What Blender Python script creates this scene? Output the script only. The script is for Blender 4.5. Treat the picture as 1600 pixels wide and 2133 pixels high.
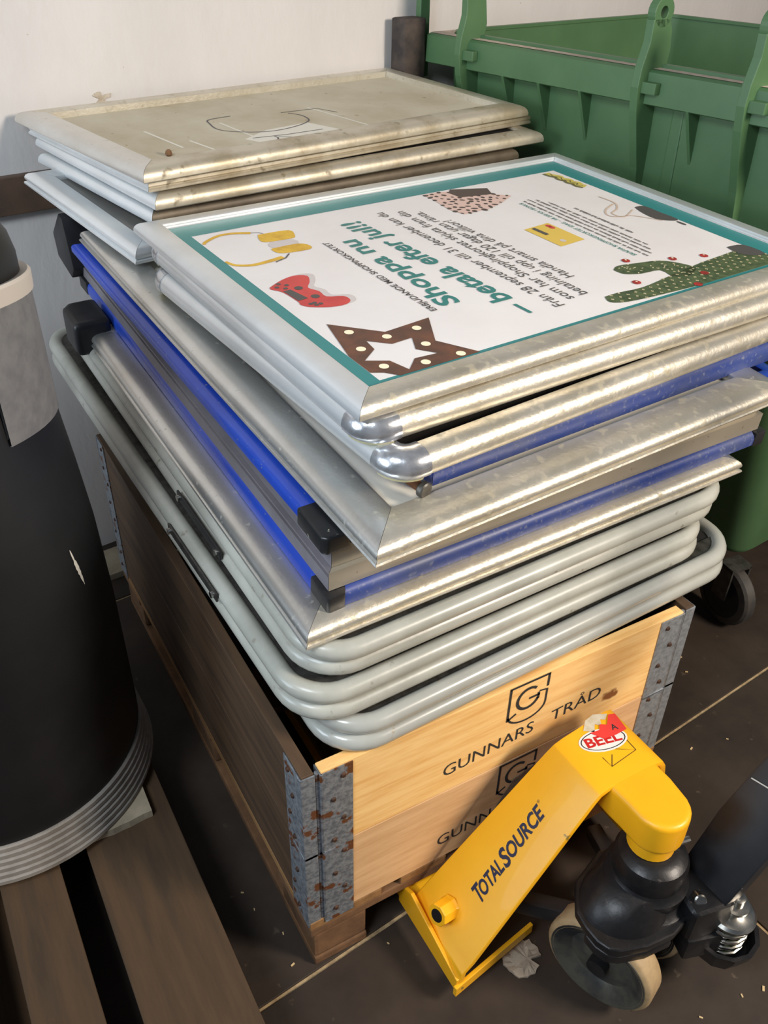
import bpy, bmesh, math, random
from mathutils import Vector, Matrix

for o in list(bpy.data.objects):
    bpy.data.objects.remove(o, do_unlink=True)
scene = bpy.context.scene
COL = scene.collection
random.seed(7)

# ------------------------------------------------------------------ camera
F_PX, CAM = 1832.32, Vector((-0.32854, -0.78281, 1.63988))
YAW, PITCH, ROLL = 0.53216, 0.61807, 0.02182
fwd = Vector((math.sin(YAW) * math.cos(PITCH), math.cos(YAW) * math.cos(PITCH), -math.sin(PITCH)))
right = Vector((math.cos(YAW), -math.sin(YAW), 0))
up = right.cross(fwd)
r2 = right * math.cos(ROLL) + up * math.sin(ROLL)
u2 = -right * math.sin(ROLL) + up * math.cos(ROLL)
cam_data = bpy.data.cameras.new('camera')
cam_data.sensor_fit = 'AUTO'
cam_data.sensor_width = 36.0
cam_data.lens = F_PX / 2133.0 * 36.0
cam_data.clip_start = 0.02
cam = bpy.data.objects.new('camera', cam_data)
COL.objects.link(cam)
cam.matrix_world = Matrix(((r2.x, u2.x, -fwd.x, CAM.x), (r2.y, u2.y, -fwd.y, CAM.y),
                           (r2.z, u2.z, -fwd.z, CAM.z), (0, 0, 0, 1)))
scene.camera = cam

# ------------------------------------------------------------------ world and light
world = bpy.data.worlds.new('world')
scene.world = world
world.use_nodes = True
world.node_tree.nodes['Background'].inputs[0].default_value = (0.62, 0.72, 0.9, 1)
world.node_tree.nodes['Background'].inputs[1].default_value = 0.12


def area_light(name, loc, target, size, energy, color, spread=180):
    d = bpy.data.lights.new(name, 'AREA')
    d.shape = 'DISK'
    d.size = size
    d.energy = energy
    d.color = color
    d.spread = math.radians(spread)
    o = bpy.data.objects.new(name, d)
    COL.objects.link(o)
    o.location = loc
    o.rotation_euler = (Vector(target) - Vector(loc)).to_track_quat('-Z', 'Y').to_euler()
    return o


area_light('ceiling_lamp_light', (2.0, -2.1, 2.35), (0.5, 0.3, 0.7), 0.8, 124, (1.0, 0.88, 0.75))
area_light('added_cool_left_fill', (-2.6, 0.35, 1.55), (0.2, 0.75, 1.5), 1.3, 13, (0.76, 0.88, 1.0), 80)  # added cool fill, no window known; narrow spread spares the low things

area_light('added_upper_left_fill', (-1.7, -0.9, 3.0), (0.2, 0.4, 0.8), 1.1, 64, (0.84, 0.92, 1.0))  # added fill to lift left-facing metal, jack plate and poster

vs = scene.view_settings
vs.view_transform = 'Standard'
vs.look = 'None'
vs.gamma = 1.0
vs.use_curve_mapping = False
vs.exposure = 0.0

# ------------------------------------------------------------------ materials
MATS = {}


def srgb(r, g, b):
    f = lambda c: (c / 255.0) / 12.92 if c <= 10 else (((c / 255.0) + 0.055) / 1.055) ** 2.4
    return (f(r), f(g), f(b), 1.0)


def material(name, color, rough=0.5, metal=0.0, color2=None, scale=8.0, stretch=(1, 1, 1), lo=0.4, hi=0.65,
             detail=6.0, bump=0.0, bump_scale=60.0, spots=None, spot_scale=40.0, spot_lo=0.66, spot_hi=0.72,
             rough2=None, spec=0.5, alpha=1.0, coat=0.0):
    if name in MATS:
        return MATS[name]
    m = bpy.data.materials.new(name)
    m.use_nodes = True
    nt = m.node_tree
    bs = nt.nodes['Principled BSDF']
    bs.inputs['Base Color'].default_value = color
    bs.inputs['Roughness'].default_value = rough
    bs.inputs['Metallic'].default_value = metal
    bs.inputs['Specular IOR Level'].default_value = spec
    bs.inputs['Coat Weight'].default_value = coat
    bs.inputs['Alpha'].default_value = alpha
    tc = nt.nodes.new('ShaderNodeTexCoord')
    mp = nt.nodes.new('ShaderNodeMapping')
    mp.inputs['Scale'].default_value = stretch
    nt.links.new(tc.outputs['Object'], mp.inputs['Vector'])
    last = None
    if color2 is not None:
        n = nt.nodes.new('ShaderNodeTexNoise')
        n.inputs['Scale'].default_value = scale
        n.inputs['Detail'].default_value = detail
        n.inputs['Roughness'].default_value = 0.62
        nt.links.new(mp.outputs[0], n.inputs['Vector'])
        cr = nt.nodes.new('ShaderNodeValToRGB')
        cr.color_ramp.elements[0].position = lo
        cr.color_ramp.elements[0].color = color
        cr.color_ramp.elements[1].position = hi
        cr.color_ramp.elements[1].color = color2
        nt.links.new(n.outputs['Fac'], cr.inputs['Fac'])
        last = cr.outputs['Color']
        if rough2 is not None:
            mr = nt.nodes.new('ShaderNodeMapRange')
            mr.inputs['From Min'].default_value = lo
            mr.inputs['From Max'].default_value = hi
            mr.inputs['To Min'].default_value = rough
            mr.inputs['To Max'].default_value = rough2
            nt.links.new(n.outputs['Fac'], mr.inputs['Value'])
            nt.links.new(mr.outputs[0], bs.inputs['Roughness'])
    if spots is not None:
        n2 = nt.nodes.new('ShaderNodeTexNoise')
        n2.inputs['Scale'].default_value = spot_scale
        n2.inputs['Detail'].default_value = 4.0
        nt.links.new(tc.outputs['Object'], n2.inputs['Vector'])
        c2 = nt.nodes.new('ShaderNodeValToRGB')
        c2.color_ramp.elements[0].position = spot_lo
        c2.color_ramp.elements[1].position = spot_hi
        nt.links.new(n2.outputs['Fac'], c2.inputs['Fac'])
        mx = nt.nodes.new('ShaderNodeMix')
        mx.data_type = 'RGBA'
        nt.links.new(c2.outputs['Color'], mx.inputs[0])
        if last is not None:
            nt.links.new(last, mx.inputs[6])
        else:
            mx.inputs[6].default_value = color
        mx.inputs[7].default_value = spots
        last = mx.outputs[2]
        if metal > 0.2:
            mm = nt.nodes.new('ShaderNodeMapRange')
            mm.inputs['To Min'].default_value = metal
            mm.inputs['To Max'].default_value = 0.0
            nt.links.new(c2.outputs['Color'], mm.inputs['Value'])
            nt.links.new(mm.outputs[0], bs.inputs['Metallic'])
    if last is not None:
        nt.links.new(last, bs.inputs['Base Color'])
    if bump > 0:
        n3 = nt.nodes.new('ShaderNodeTexNoise')
        n3.inputs['Scale'].default_value = bump_scale
        n3.inputs['Detail'].default_value = 5.0
        nt.links.new(mp.outputs[0], n3.inputs['Vector'])
        b = nt.nodes.new('ShaderNodeBump')
        b.inputs['Strength'].default_value = bump
        b.inputs['Distance'].default_value = 0.002
        nt.links.new(n3.outputs['Fac'], b.inputs['Height'])
        nt.links.new(b.outputs['Normal'], bs.inputs['Normal'])
    MATS[name] = m
    return m


alu = material('brushed_aluminium', srgb(222, 222, 219), 0.34, 0.88, srgb(205, 203, 196), 6, (1, 1, 1), 0.35, 0.7,
               spots=srgb(166, 158, 140), spot_scale=90, spot_lo=0.64, spot_hi=0.80, bump=0.12, bump_scale=180)
alu_dirty = material('dirty_aluminium', srgb(222, 217, 204), 0.40, 0.72, srgb(200, 192, 172), 9, (1, 1, 1), 0.35, 0.7,
                     spots=srgb(168, 158, 132), spot_scale=60, spot_lo=0.56, spot_hi=0.76, bump=0.35, bump_scale=120)
alu_clean = material('satin_aluminium', srgb(232, 236, 238), 0.36, 0.66, srgb(212, 215, 215), 4, (1, 1, 1), 0.3, 0.7)
chrome = material('polished_metal', srgb(222, 224, 228), 0.24, 0.78, srgb(180, 182, 186), 60, (1, 1, 1), 0.35, 0.7,
                  bump=0.25, bump_scale=90)
rubber_yellow = material('yellowed_rubber', srgb(196, 190, 150), 0.6)
blue_paint = material('blue_lacquer', srgb(26, 58, 158), 0.33, 0.0, srgb(34, 70, 170), 5, (1, 1, 1), 0.35, 0.7,
                      spots=srgb(104, 112, 140), spot_scale=150, spot_lo=0.66, spot_hi=0.72, coat=0.3)
blue_dusty = material('dusty_blue_lacquer', srgb(40, 62, 132), 0.45, 0.0, srgb(74, 84, 124), 10, (1, 1, 1), 0.4, 0.66,
                      spots=srgb(112, 118, 142), spot_scale=130, spot_lo=0.58, spot_hi=0.76)
galv_flat = material('grey_zinc_sheet', srgb(176, 168, 152), 0.42, 0.45, srgb(160, 152, 136), 5, (1, 1, 1), 0.35, 0.7,
                     spots=srgb(116, 104, 84), spot_scale=70, spot_lo=0.68, spot_hi=0.74)
channel_grey = material('grey_channel', srgb(128, 124, 130), 0.5, 0.2, srgb(108, 104, 108), 5)
tube_paint = material('grey_enamel_tube', srgb(178, 178, 168), 0.33, 0.0, srgb(158, 158, 148), 9, (1, 1, 1), 0.38, 0.66,
                      spots=srgb(140, 136, 124), spot_scale=40, spot_lo=0.67, spot_hi=0.73, coat=0.1, bump=0.1, bump_scale=70)
tube_gloss = material('grey_gloss_tube', srgb(172, 173, 166), 0.25, 0.0, srgb(160, 160, 152), 7, (1, 1, 1), 0.38, 0.66,
                      spots=srgb(150, 120, 70), spot_scale=16, spot_lo=0.72, spot_hi=0.75, coat=0.3)
panel_dark = material('dark_panel', srgb(30, 29, 28), 0.6, 0.0, srgb(44, 42, 40), 6)
panel_grey = material('grey_slate_panel', srgb(96, 96, 94), 0.45, 0.1, srgb(110, 108, 104), 5)
panel_beige = material('beige_dusty_panel', srgb(190, 182, 162), 0.75, 0.0, srgb(172, 160, 134), 5, (1, 1, 1), 0.38, 0.66,
                       spots=srgb(150, 132, 100), spot_scale=50, spot_lo=0.68, spot_hi=0.74)
tape_white = material('whitish_tape_mark', srgb(214, 210, 198), 0.7)
pencil = material('grey_pencil_line', srgb(88, 86, 88), 0.7)
plastic_black = material('black_plastic', srgb(26, 26, 28), 0.42, 0.0, srgb(40, 40, 42), 9)
plastic_chipped = material('chipped_black_plastic', srgb(28, 29, 31), 0.35, 0.0, srgb(40, 41, 43), 9,
                           spots=srgb(170, 168, 150), spot_scale=60, spot_lo=0.66, spot_hi=0.68)
brown_frame = material('dark_brown_metal', srgb(104, 94, 78), 0.5, 0.3, srgb(72, 62, 50), 8)  # darker brown than the frame's other rails
rail_scuffed = material('scuffed_brown_aluminium', srgb(198, 190, 172), 0.44, 0.5, srgb(172, 160, 136), 9, (1, 1, 1), 0.42, 0.6,
                        spots=srgb(128, 116, 92), spot_scale=40, spot_lo=0.62, spot_hi=0.74, bump=0.2, bump_scale=100)
rust = material('rusty_iron', srgb(110, 66, 34), 0.8, 0.1, srgb(70, 44, 28), 60)
iron_dull = material('dull_iron', srgb(96, 94, 90), 0.5, 0.7, srgb(70, 68, 64), 50)
galv = material('galvanised_steel', srgb(160, 166, 172), 0.45, 0.55, srgb(120, 126, 134), 120, (1, 1, 1), 0.4, 0.62,
                spots=srgb(96, 58, 34), spot_scale=34, spot_lo=0.57, spot_hi=0.62, bump=0.4, bump_scale=150)
galv_clean = material('galvanised_steel_clean', srgb(164, 168, 172), 0.45, 0.5, srgb(138, 142, 146), 90, (1, 1, 1), 0.4, 0.62,
                      spots=srgb(110, 80, 56), spot_scale=40, spot_lo=0.68, spot_hi=0.72, bump=0.3, bump_scale=150)
rivet_dark = material('rusty_rivet', srgb(84, 54, 36), 0.7, 0.3, srgb(50, 36, 28), 80)
wood_front = material('pale_pine_board', srgb(248, 206, 138), 0.55, 0.0, srgb(230, 176, 104), 5, (1.2, 9, 13), 0.42, 0.68,
                      spots=srgb(140, 88, 44), spot_scale=9, spot_lo=0.72, spot_hi=0.76, bump=0.15, bump_scale=12)
wood_front2 = material('greyed_pine_board', srgb(222, 182, 136), 0.6, 0.0, srgb(200, 158, 112), 4, (1.2, 8, 11), 0.42, 0.68,
                       spots=srgb(120, 82, 54), spot_scale=8, spot_lo=0.70, spot_hi=0.76, bump=0.15, bump_scale=12)
wood_side = material('shade_darkened_pine_side', srgb(88, 66, 46), 0.65, 0.0, srgb(62, 47, 34), 4, (9, 1.0, 12), 0.42, 0.68,
                     bump=0.15, bump_scale=12)  # side boards darkened in colour to stand for their shaded faces
wood_end = material('pine_top_edge', srgb(210, 160, 96), 0.6, 0.0, srgb(180, 130, 74), 12)
wood_pallet = material('worn_pallet_wood', srgb(150, 112, 70), 0.75, 0.0, srgb(118, 84, 50), 4, (10, 1.0, 10), 0.40, 0.68,
                       spots=srgb(66, 48, 34), spot_scale=7, spot_lo=0.70, spot_hi=0.76, bump=0.25, bump_scale=14)
shaded_pallet = material('shade_darkened_pallet_wood', srgb(78, 58, 37), 0.85, 0.0, srgb(60, 45, 29), 4, (10, 1.0, 10), 0.40, 0.68,
                      spots=srgb(56, 42, 32), spot_scale=7, spot_lo=0.70, spot_hi=0.76, bump=0.25, bump_scale=14)  # shade over the left pallet is put into this darker wood colour
wood_block = material('pressed_wood_block', srgb(122, 88, 58), 0.85, 0.0, srgb(92, 66, 44), 14, bump=0.5, bump_scale=60)
wood_pale = material('pale_rough_plank', srgb(172, 158, 134), 0.8, 0.0, srgb(140, 128, 108), 8, bump=0.5, bump_scale=70)
ink = material('black_stencil_ink', srgb(40, 42, 44), 0.7)
yellow = material('yellow_paint', srgb(250, 184, 26), 0.42, 0.0, srgb(240, 172, 22), 5, (1, 1, 1), 0.35, 0.7,
                  spots=srgb(150, 118, 48), spot_scale=26, spot_lo=0.73, spot_hi=0.76, coat=0.08, bump=0.06, bump_scale=60)
navy = material('navy_print', srgb(28, 34, 66), 0.5)
white_sticker = material('white_sticker', srgb(232, 228, 222), 0.4)
red_sticker = material('red_sticker', srgb(226, 62, 56), 0.45)
red_print = material('red_print', srgb(196, 30, 30), 0.5)
tape_residue = material('torn_tape_residue', srgb(206, 198, 178), 0.7, 0.0, srgb(190, 178, 150), 60)
pen = material('pen_line', srgb(76, 56, 24), 0.6)
cast_black = material('black_cast_iron', srgb(24, 24, 26), 0.38, 0.2, srgb(40, 38, 38), 14, (1, 1, 1), 0.42, 0.7,
                      spots=srgb(78, 72, 66), spot_scale=55, spot_lo=0.70, spot_hi=0.76, bump=0.25, bump_scale=80)
black_paint = material('black_paint_arm', srgb(22, 23, 27), 0.45, 0.0, srgb(32, 33, 37), 20,
                       spots=srgb(90, 88, 86), spot_scale=90, spot_lo=0.74, spot_hi=0.76)
steel = material('bright_steel', srgb(206, 204, 196), 0.24, 1.0, srgb(170, 166, 156), 30)
tread = material('tan_wheel_tread', srgb(176, 150, 112), 0.6, 0.0, srgb(154, 130, 96), 30, spots=srgb(110, 94, 74), spot_scale=40,
                 spot_lo=0.68, spot_hi=0.74)
hub_grey = material('greasy_grey_hub', srgb(92, 90, 80), 0.36, 0.3, srgb(44, 46, 50), 9, (1, 1, 1), 0.42, 0.62)
green = material('green_plastic', srgb(80, 114, 76), 0.46, 0.0, srgb(70, 104, 68), 6, (1, 1, 1), 0.35, 0.7, spec=0.5,
                 spots=srgb(140, 150, 120), spot_scale=120, spot_lo=0.76, spot_hi=0.79)
dust = material('grey_dust', srgb(208, 188, 170), 0.95, 0.0, srgb(190, 170, 150), 40)
rubber_strap = material('worn_black_rubber', srgb(46, 40, 38), 0.75, 0.0, srgb(78, 66, 58), 14, (1, 1, 1), 0.42, 0.66, bump=0.4, bump_scale=60)
wheel_rubber = material('wheel_rubber', srgb(48, 46, 44), 0.6, 0.0, srgb(66, 62, 56), 20)
barrel_black = material('black_barrel_plastic', srgb(15, 15, 17), 0.5, 0.0, srgb(22, 22, 23), 6,
                        spots=srgb(40, 40, 42), spot_scale=40, spot_lo=0.74, spot_hi=0.78)
barrel_grey = material('grey_barrel_shell', srgb(120, 120, 120), 0.55, 0.0, srgb(106, 106, 108), 40)
barrel_rim = material('pale_barrel_rim', srgb(198, 190, 180), 0.5)
barrel_base = material('grey_ribbed_base', srgb(142, 136, 128), 0.7, 0.0, srgb(118, 112, 104), 14)
plaster = material('white_painted_plaster', srgb(211, 206, 202), 0.85, 0.0, srgb(202, 197, 193), 3, (1, 1, 0.5), 0.4, 0.7,
                   spots=srgb(168, 158, 148), spot_scale=36, spot_lo=0.755, spot_hi=0.775, bump=0.5, bump_scale=45)
plaster_chip = material('chipped_plaster', srgb(170, 154, 132), 0.9, 0.0, srgb(196, 186, 170), 60)
rail_brown = material('dark_brown_rail', srgb(104, 80, 64), 0.6, 0.0, srgb(72, 58, 48), 6, (1, 1, 1), 0.4, 0.62)
tile_dark = material('dark_floor_tile', srgb(62, 52, 44), 0.55, 0.0, srgb(44, 37, 32), 5, (1, 1, 1), 0.36, 0.66,
                     spots=srgb(96, 84, 70), spot_scale=30, spot_lo=0.69, spot_hi=0.78, bump=0.15, bump_scale=40, spec=0.35)
joint = material('pale_tile_joint', srgb(178, 154, 116), 0.9, 0.0, srgb(140, 118, 88), 40)
paper_grey = material('flattened_paper', srgb(176, 160, 140), 0.9, 0.0, srgb(150, 134, 116), 40, bump=0.6, bump_scale=90)
pink = material('pink_wrapper', srgb(214, 160, 160), 0.5, 0.0, srgb(170, 110, 116), 60)
film = material('clear_plastic_film', srgb(150, 130, 112), 0.25, 0.0, srgb(120, 100, 84), 30, alpha=0.55)
chip_mat = material('pale_wood_chip', srgb(206, 178, 132), 0.8)
# poster inks
paper = material('poster_paper', srgb(232, 228, 226), 0.45, 0.0, srgb(226, 221, 219), 4)
p_teal = material('poster_teal', srgb(48, 130, 130), 0.4)
p_teal2 = material('poster_teal_dark', srgb(36, 122, 116), 0.4)
p_text = material('poster_grey_text', srgb(86, 82, 80), 0.5)
p_dark = material('poster_dark_text', srgb(66, 62, 62), 0.5)
p_yellow = material('poster_yellow', srgb(226, 184, 52), 0.45, 0.0, srgb(204, 158, 40), 40)
p_card = material('poster_card_yellow', srgb(222, 190, 84), 0.45)
p_red = material('poster_red', srgb(206, 70, 66), 0.45, 0.0, srgb(188, 60, 58), 20)
p_grey = material('poster_grey', srgb(82, 78, 76), 0.5)
p_shadow = material('poster_printed_grey', srgb(206, 198, 196), 0.5)
p_brown = material('poster_brown', srgb(86, 60, 48), 0.5, 0.0, srgb(112, 72, 52), 30)
p_bulb = material('poster_cream', srgb(250, 240, 206), 0.5)
p_green = material('poster_green', srgb(86, 100, 66), 0.5, 0.0, srgb(58, 74, 48), 70)
p_spine = material('poster_pale_spine', srgb(206, 196, 156), 0.5)
p_pink = material('poster_pink', srgb(218, 188, 176), 0.5)
p_leopard = material('poster_leopard_spot', srgb(78, 66, 60), 0.5)
p_ball = material('poster_bauble', srgb(182, 50, 48), 0.4, 0.0, srgb(130, 40, 36), 60)
p_strap = material('poster_beige_strap', srgb(206, 184, 164), 0.5)
p_logo = material('poster_logo_yellow', srgb(206, 190, 96), 0.5)
p_logo_line = material('poster_logo_line', srgb(116, 112, 74), 0.5)


# ------------------------------------------------------------------ mesh helpers
def V3(p):
    return Vector(p)


class MB:
    def __init__(self):
        self.v, self.f = [], []

    def add(self, verts, faces):
        b = len(self.v)
        self.v += [Vector(x) for x in verts]
        self.f += [[b + i for i in f] for f in faces]
        return self

    def box(self, x0, x1, y0, y1, z0, z1):
        return self.add([(x0, y0, z0), (x1, y0, z0), (x1, y1, z0), (x0, y1, z0), (x0, y0, z1), (x1, y0, z1), (x1, y1, z1), (x0, y1, z1)],
                        [[0, 3, 2, 1], [4, 5, 6, 7], [0, 1, 5, 4], [1, 2, 6, 5], [2, 3, 7, 6], [3, 0, 4, 7]])

    def obox(self, c, ax, ay, az, sx, sy, sz):
        c, ax, ay, az = Vector(c), Vector(ax).normalized(), Vector(ay).normalized(), Vector(az).normalized()
        vs_ = []
        for k in (-1, 1):
            for (i, j) in ((-1, -1), (1, -1), (1, 1), (-1, 1)):
                vs_.append(c + ax * (i * sx / 2) + ay * (j * sy / 2) + az * (k * sz / 2))
        return self.add(vs_, [[0, 3, 2, 1], [4, 5, 6, 7], [0, 1, 5, 4], [1, 2, 6, 5], [2, 3, 7, 6], [3, 0, 4, 7]])

    def loft(self, rings, closed=True, cap0=True, cap1=True):
        n = len(rings[0])
        b = len(self.v)
        for r in rings:
            self.v += [Vector(x) for x in r]
        for i in range(len(rings) - 1):
            for j in range(n if closed else n - 1):
                k = (j + 1) % n
                self.f.append([b + i * n + j, b + i * n + k, b + (i + 1) * n + k, b + (i + 1) * n + j])
        if cap0:
            self.f.append([b + j for j in reversed(range(n))])
        if cap1:
            self.f.append([b + (len(rings) - 1) * n + j for j in range(n)])
        return self

    def prism(self, poly, d):
        d = Vector(d)
        return self.loft([[Vector(p) for p in poly], [Vector(p) + d for p in poly]])

    def lathe(self, c, axis, prof, n=32, a0=0.0, a1=None, cap=True):
        c, axis = Vector(c), Vector(axis).normalized()
        e1 = axis.orthogonal().normalized()
        if abs(axis.z) > 0.99:
            e1 = Vector((1, 0, 0))
        e2 = axis.cross(e1)
        full = a1 is None
        m = n if full else n + 1
        rings = []
        for (r, h) in prof:
            rings.append([c + axis * h + (e1 * math.cos(a0 + ((2 * math.pi if full else (a1 - a0)) * j / n)) +
                                          e2 * math.sin(a0 + ((2 * math.pi if full else (a1 - a0)) * j / n))) * r for j in range(m)])
        return self.loft(rings, closed=full, cap0=cap and full, cap1=cap and full)

    def cyl(self, p0, p1, r, n=20, r1=None):
        p0, p1 = Vector(p0), Vector(p1)
        return self.lathe(p0, p1 - p0, [(r, 0), (r if r1 is None else r1, (p1 - p0).length)], n)

    def tube(self, path, r, n=10, closed=False, ref=None):
        path = [Vector(p) for p in path]
        rings = []
        N = len(path)
        ref = Vector(ref) if ref is not None else Vector((0, 0, 1))
        for i, p in enumerate(path):
            if closed:
                t = path[(i + 1) % N] - path[i - 1]
            else:
                t = path[min(i + 1, N - 1)] - path[max(i - 1, 0)]
            t.normalize()
            a = ref - t * ref.dot(t)
            if a.length < 1e-4:
                a = t.orthogonal()
            a.normalize()
            b = t.cross(a)
            rings.append([p + (a * math.cos(2 * math.pi * j / n) + b * math.sin(2 * math.pi * j / n)) * r for j in range(n)])
        if closed:
            rings.append(rings[0])
            return self.loft(rings, True, False, False)
        return self.loft(rings)

    def build(self, name, mat, parent=None, smooth=False, bevel=0.0, seg=2, origin=None, angle=35):
        org = Vector(origin) if origin is not None else (ROOT_LOC(parent) if parent is not None else Vector((0, 0, 0)))
        me = bpy.data.meshes.new(name)
        me.from_pydata([tuple(v - org) for v in self.v], [], self.f)
        me.update()
        bm = bmesh.new()
        bm.from_mesh(me)
        bmesh.ops.remove_doubles(bm, verts=bm.verts, dist=1e-6)
        bmesh.ops.recalc_face_normals(bm, faces=bm.faces)
        if bevel > 0:
            es = [e for e in bm.edges if len(e.link_faces) == 2 and e.calc_face_angle(0) > math.radians(30)]
            bmesh.ops.bevel(bm, geom=es, offset=bevel, segments=seg, profile=0.6, affect='EDGES', clamp_overlap=True)
        if smooth:
            for f in bm.faces:
                f.smooth = True
            for e in bm.edges:
                if len(e.link_faces) != 2 or e.calc_face_angle(0) > math.radians(angle):
                    e.smooth = False
        bm.to_mesh(me)
        bm.free()
        me.materials.append(mat)
        o = bpy.data.objects.new(name, me)
        COL.objects.link(o)
        if parent is not None:
            o.parent = parent
        else:
            o.location = org
        return o


_root = {}


def ROOT_LOC(o):
    while o.parent is not None:
        o = o.parent
    return Vector(o.location)


def thing(name, loc, label, cat, group=None):
    o = bpy.data.objects.new(name, None)
    o.empty_display_size = 0.05
    COL.objects.link(o)
    o.location = loc
    tag(o, label, cat, group)
    return o


def tag(o, label, cat, group=None):
    o['label'] = label
    o['category'] = cat
    if group:
        o['group'] = group
    return o


def structure(o):
    o['kind'] = 'structure'
    return o


def text_points(body, bold=0.0, shear=0.0):
    cu = bpy.data.curves.new('lettering', 'FONT')
    cu.body = body
    cu.size = 1.0
    cu.offset = bold
    cu.shear = shear
    cu.resolution_u = 3
    ob = bpy.data.objects.new('lettering', cu)
    COL.objects.link(ob)
    dg = bpy.context.evaluated_depsgraph_get()
    me = bpy.data.meshes.new_from_object(ob.evaluated_get(dg))
    vs_ = [v.co.copy() for v in me.vertices]
    fs = [list(p.vertices) for p in me.polygons]
    bpy.data.objects.remove(ob, do_unlink=True)
    bpy.data.meshes.remove(me)
    bpy.data.curves.remove(cu)
    return vs_, fs


def lettering(name, body, start, end, updir, height, mat, parent, bold=0.0, shear=0.0, normal=None, spacing=None):
    """flat printed words from start to end; height = cap height in metres"""
    vs_, fs = text_points(body, bold, shear)
    x0 = min(v.x for v in vs_)
    x1 = max(v.x for v in vs_)
    start, end, updir = Vector(start), Vector(end), Vector(updir)
    d = end - start
    sx = d.length / (x1 - x0)
    d.normalize()
    cap = 0.70
    mb = MB()
    mb.v = [start + d * ((v.x - x0) * sx) + updir * (v.y * height / cap) for v in vs_]
    mb.f = fs
    return flat(mb, name, mat, parent)


def flat(mb, name, mat, parent):
    org = ROOT_LOC(parent)
    me = bpy.data.meshes.new(name)
    me.from_pydata([tuple(v - org) for v in mb.v], [], mb.f)
    me.update()
    me.materials.append(mat)
    o = bpy.data.objects.new(name, me)
    COL.objects.link(o)
    o.parent = parent
    return o


# ------------------------------------------------------------------ the setting
def rot2(x, y, a):
    return x * math.cos(a) - y * math.sin(a), x * math.sin(a) + y * math.cos(a)


FYAW = math.radians(5.6)
fl = MB().box(-3.2, 4.2, -2.6, 2.2, -0.05, -0.004).build('floor', joint)
structure(fl)
ts, gap = 1.2, 0.008
cx0, cy0 = rot2(0.757, 0.062, 0)
tile_mesh = None
for i in range(-3, 3):
    for j in range(-2, 2):
        x, y = rot2(i * ts + ts / 2, j * ts + ts / 2, FYAW)
        if tile_mesh is None:
            o = MB().box(-ts / 2 + gap / 2, ts / 2 - gap / 2, -ts / 2 + gap / 2, ts / 2 - gap / 2, -0.012, 0.0).build('tile', tile_dark, None, bevel=0.0015)
            tile_mesh = o.data
        else:
            o = bpy.data.objects.new('tile', tile_mesh)
            COL.objects.link(o)
        o.parent = fl
        o.location = (cx0 + x, cy0 + y, 0)
        o.rotation_euler = (0, 0, FYAW)

WYAW = math.radians(7.5)
W0 = Vector((0.0, 1.455, 0))
wd = Vector((math.cos(WYAW), math.sin(WYAW), 0))
wn = Vector((math.sin(WYAW), -math.cos(WYAW), 0))       # out of the wall, towards the room


def wall_pt(s, out, z):
    return W0 + wd * s + wn * out + Vector((0, 0, z))


wall = MB()
wall.obox(wall_pt(0.6, -0.06, 1.45), wd, wn, (0, 0, 1), 6.6, 0.12, 2.96)
wall = structure(wall.build('wall_back', plaster, origin=wall_pt(0.6, -0.06, 0)))
chip = MB()
pts = []
for a in range(16):
    t = a / 16 * 2 * math.pi
    rr = 0.012 + 0.006 * math.sin(3 * t + 1) + 0.004 * math.sin(5 * t)
    pts.append(wall_pt(0.215 + 1.3 * rr * math.cos(t), 0.0008, 1.226 + rr * math.sin(t)))
chip.prism(pts, wn * 0.0015)
chip.build('plaster_chip', plaster_chip, wall)
trim = structure(MB().obox(wall_pt(0.5, 0.011, 1.045), wd, wn, (0, 0, 1), 5.0, 0.022, 0.085).build('trim_1', rail_brown, bevel=0.003, origin=wall_pt(0.5, 0.011, 1.0)))

lath = MB().obox((0.03, 1.345, 0.011), (1, 0.1, 0), (-0.1, 1, 0), (0, 0, 1), 0.36, 0.12, 0.021).build('wooden_lath', wood_pale, bevel=0.002, origin=(0.03, 1.345, 0))
tag(lath, 'pale wooden lath lying on the floor at the foot of the wall', 'wood strip')

# ------------------------------------------------------------------ pallet under the crate
BW, BL = 0.82, 1.165
pal = thing('wooden_pallet', (0.4, 0.6, 0), 'brown wooden pallet under the collar crate stacked with sign frames', 'pallet')
for (x0, x1) in ((0.006, 0.115), (0.372, 0.515), (0.705, 0.814)):
    MB().box(x0, x1, 0.0, BL, 0, 0.022).build('bottom_board', wood_block, pal, bevel=0.004)
    for (y0, y1) in ((0.002, 0.145), (0.51, 0.655), (BL - 0.145, BL - 0.002)):
        MB().box(x0, x1, y0, y1, 0.022, 0.100).build('block', wood_block, pal, bevel=0.008)
for (y0, y1) in ((0.0, 0.145), (0.51, 0.655), (BL - 0.145, BL)):
    MB().box(0, BW, y0, y1, 0.100, 0.122).build('cross_board', wood_block, pal, bevel=0.003)
for (x0, x1) in ((0, 0.145), (0.186, 0.286), (0.337, 0.482), (0.533, 0.633), (0.675, BW)):
    MB().box(x0, x1, 0, BL, 0.122, 0.143).build('deck_board', wood_pallet, pal, bevel=0.002)

# ------------------------------------------------------------------ two hinged pallet collars
TH = 0.021


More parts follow.
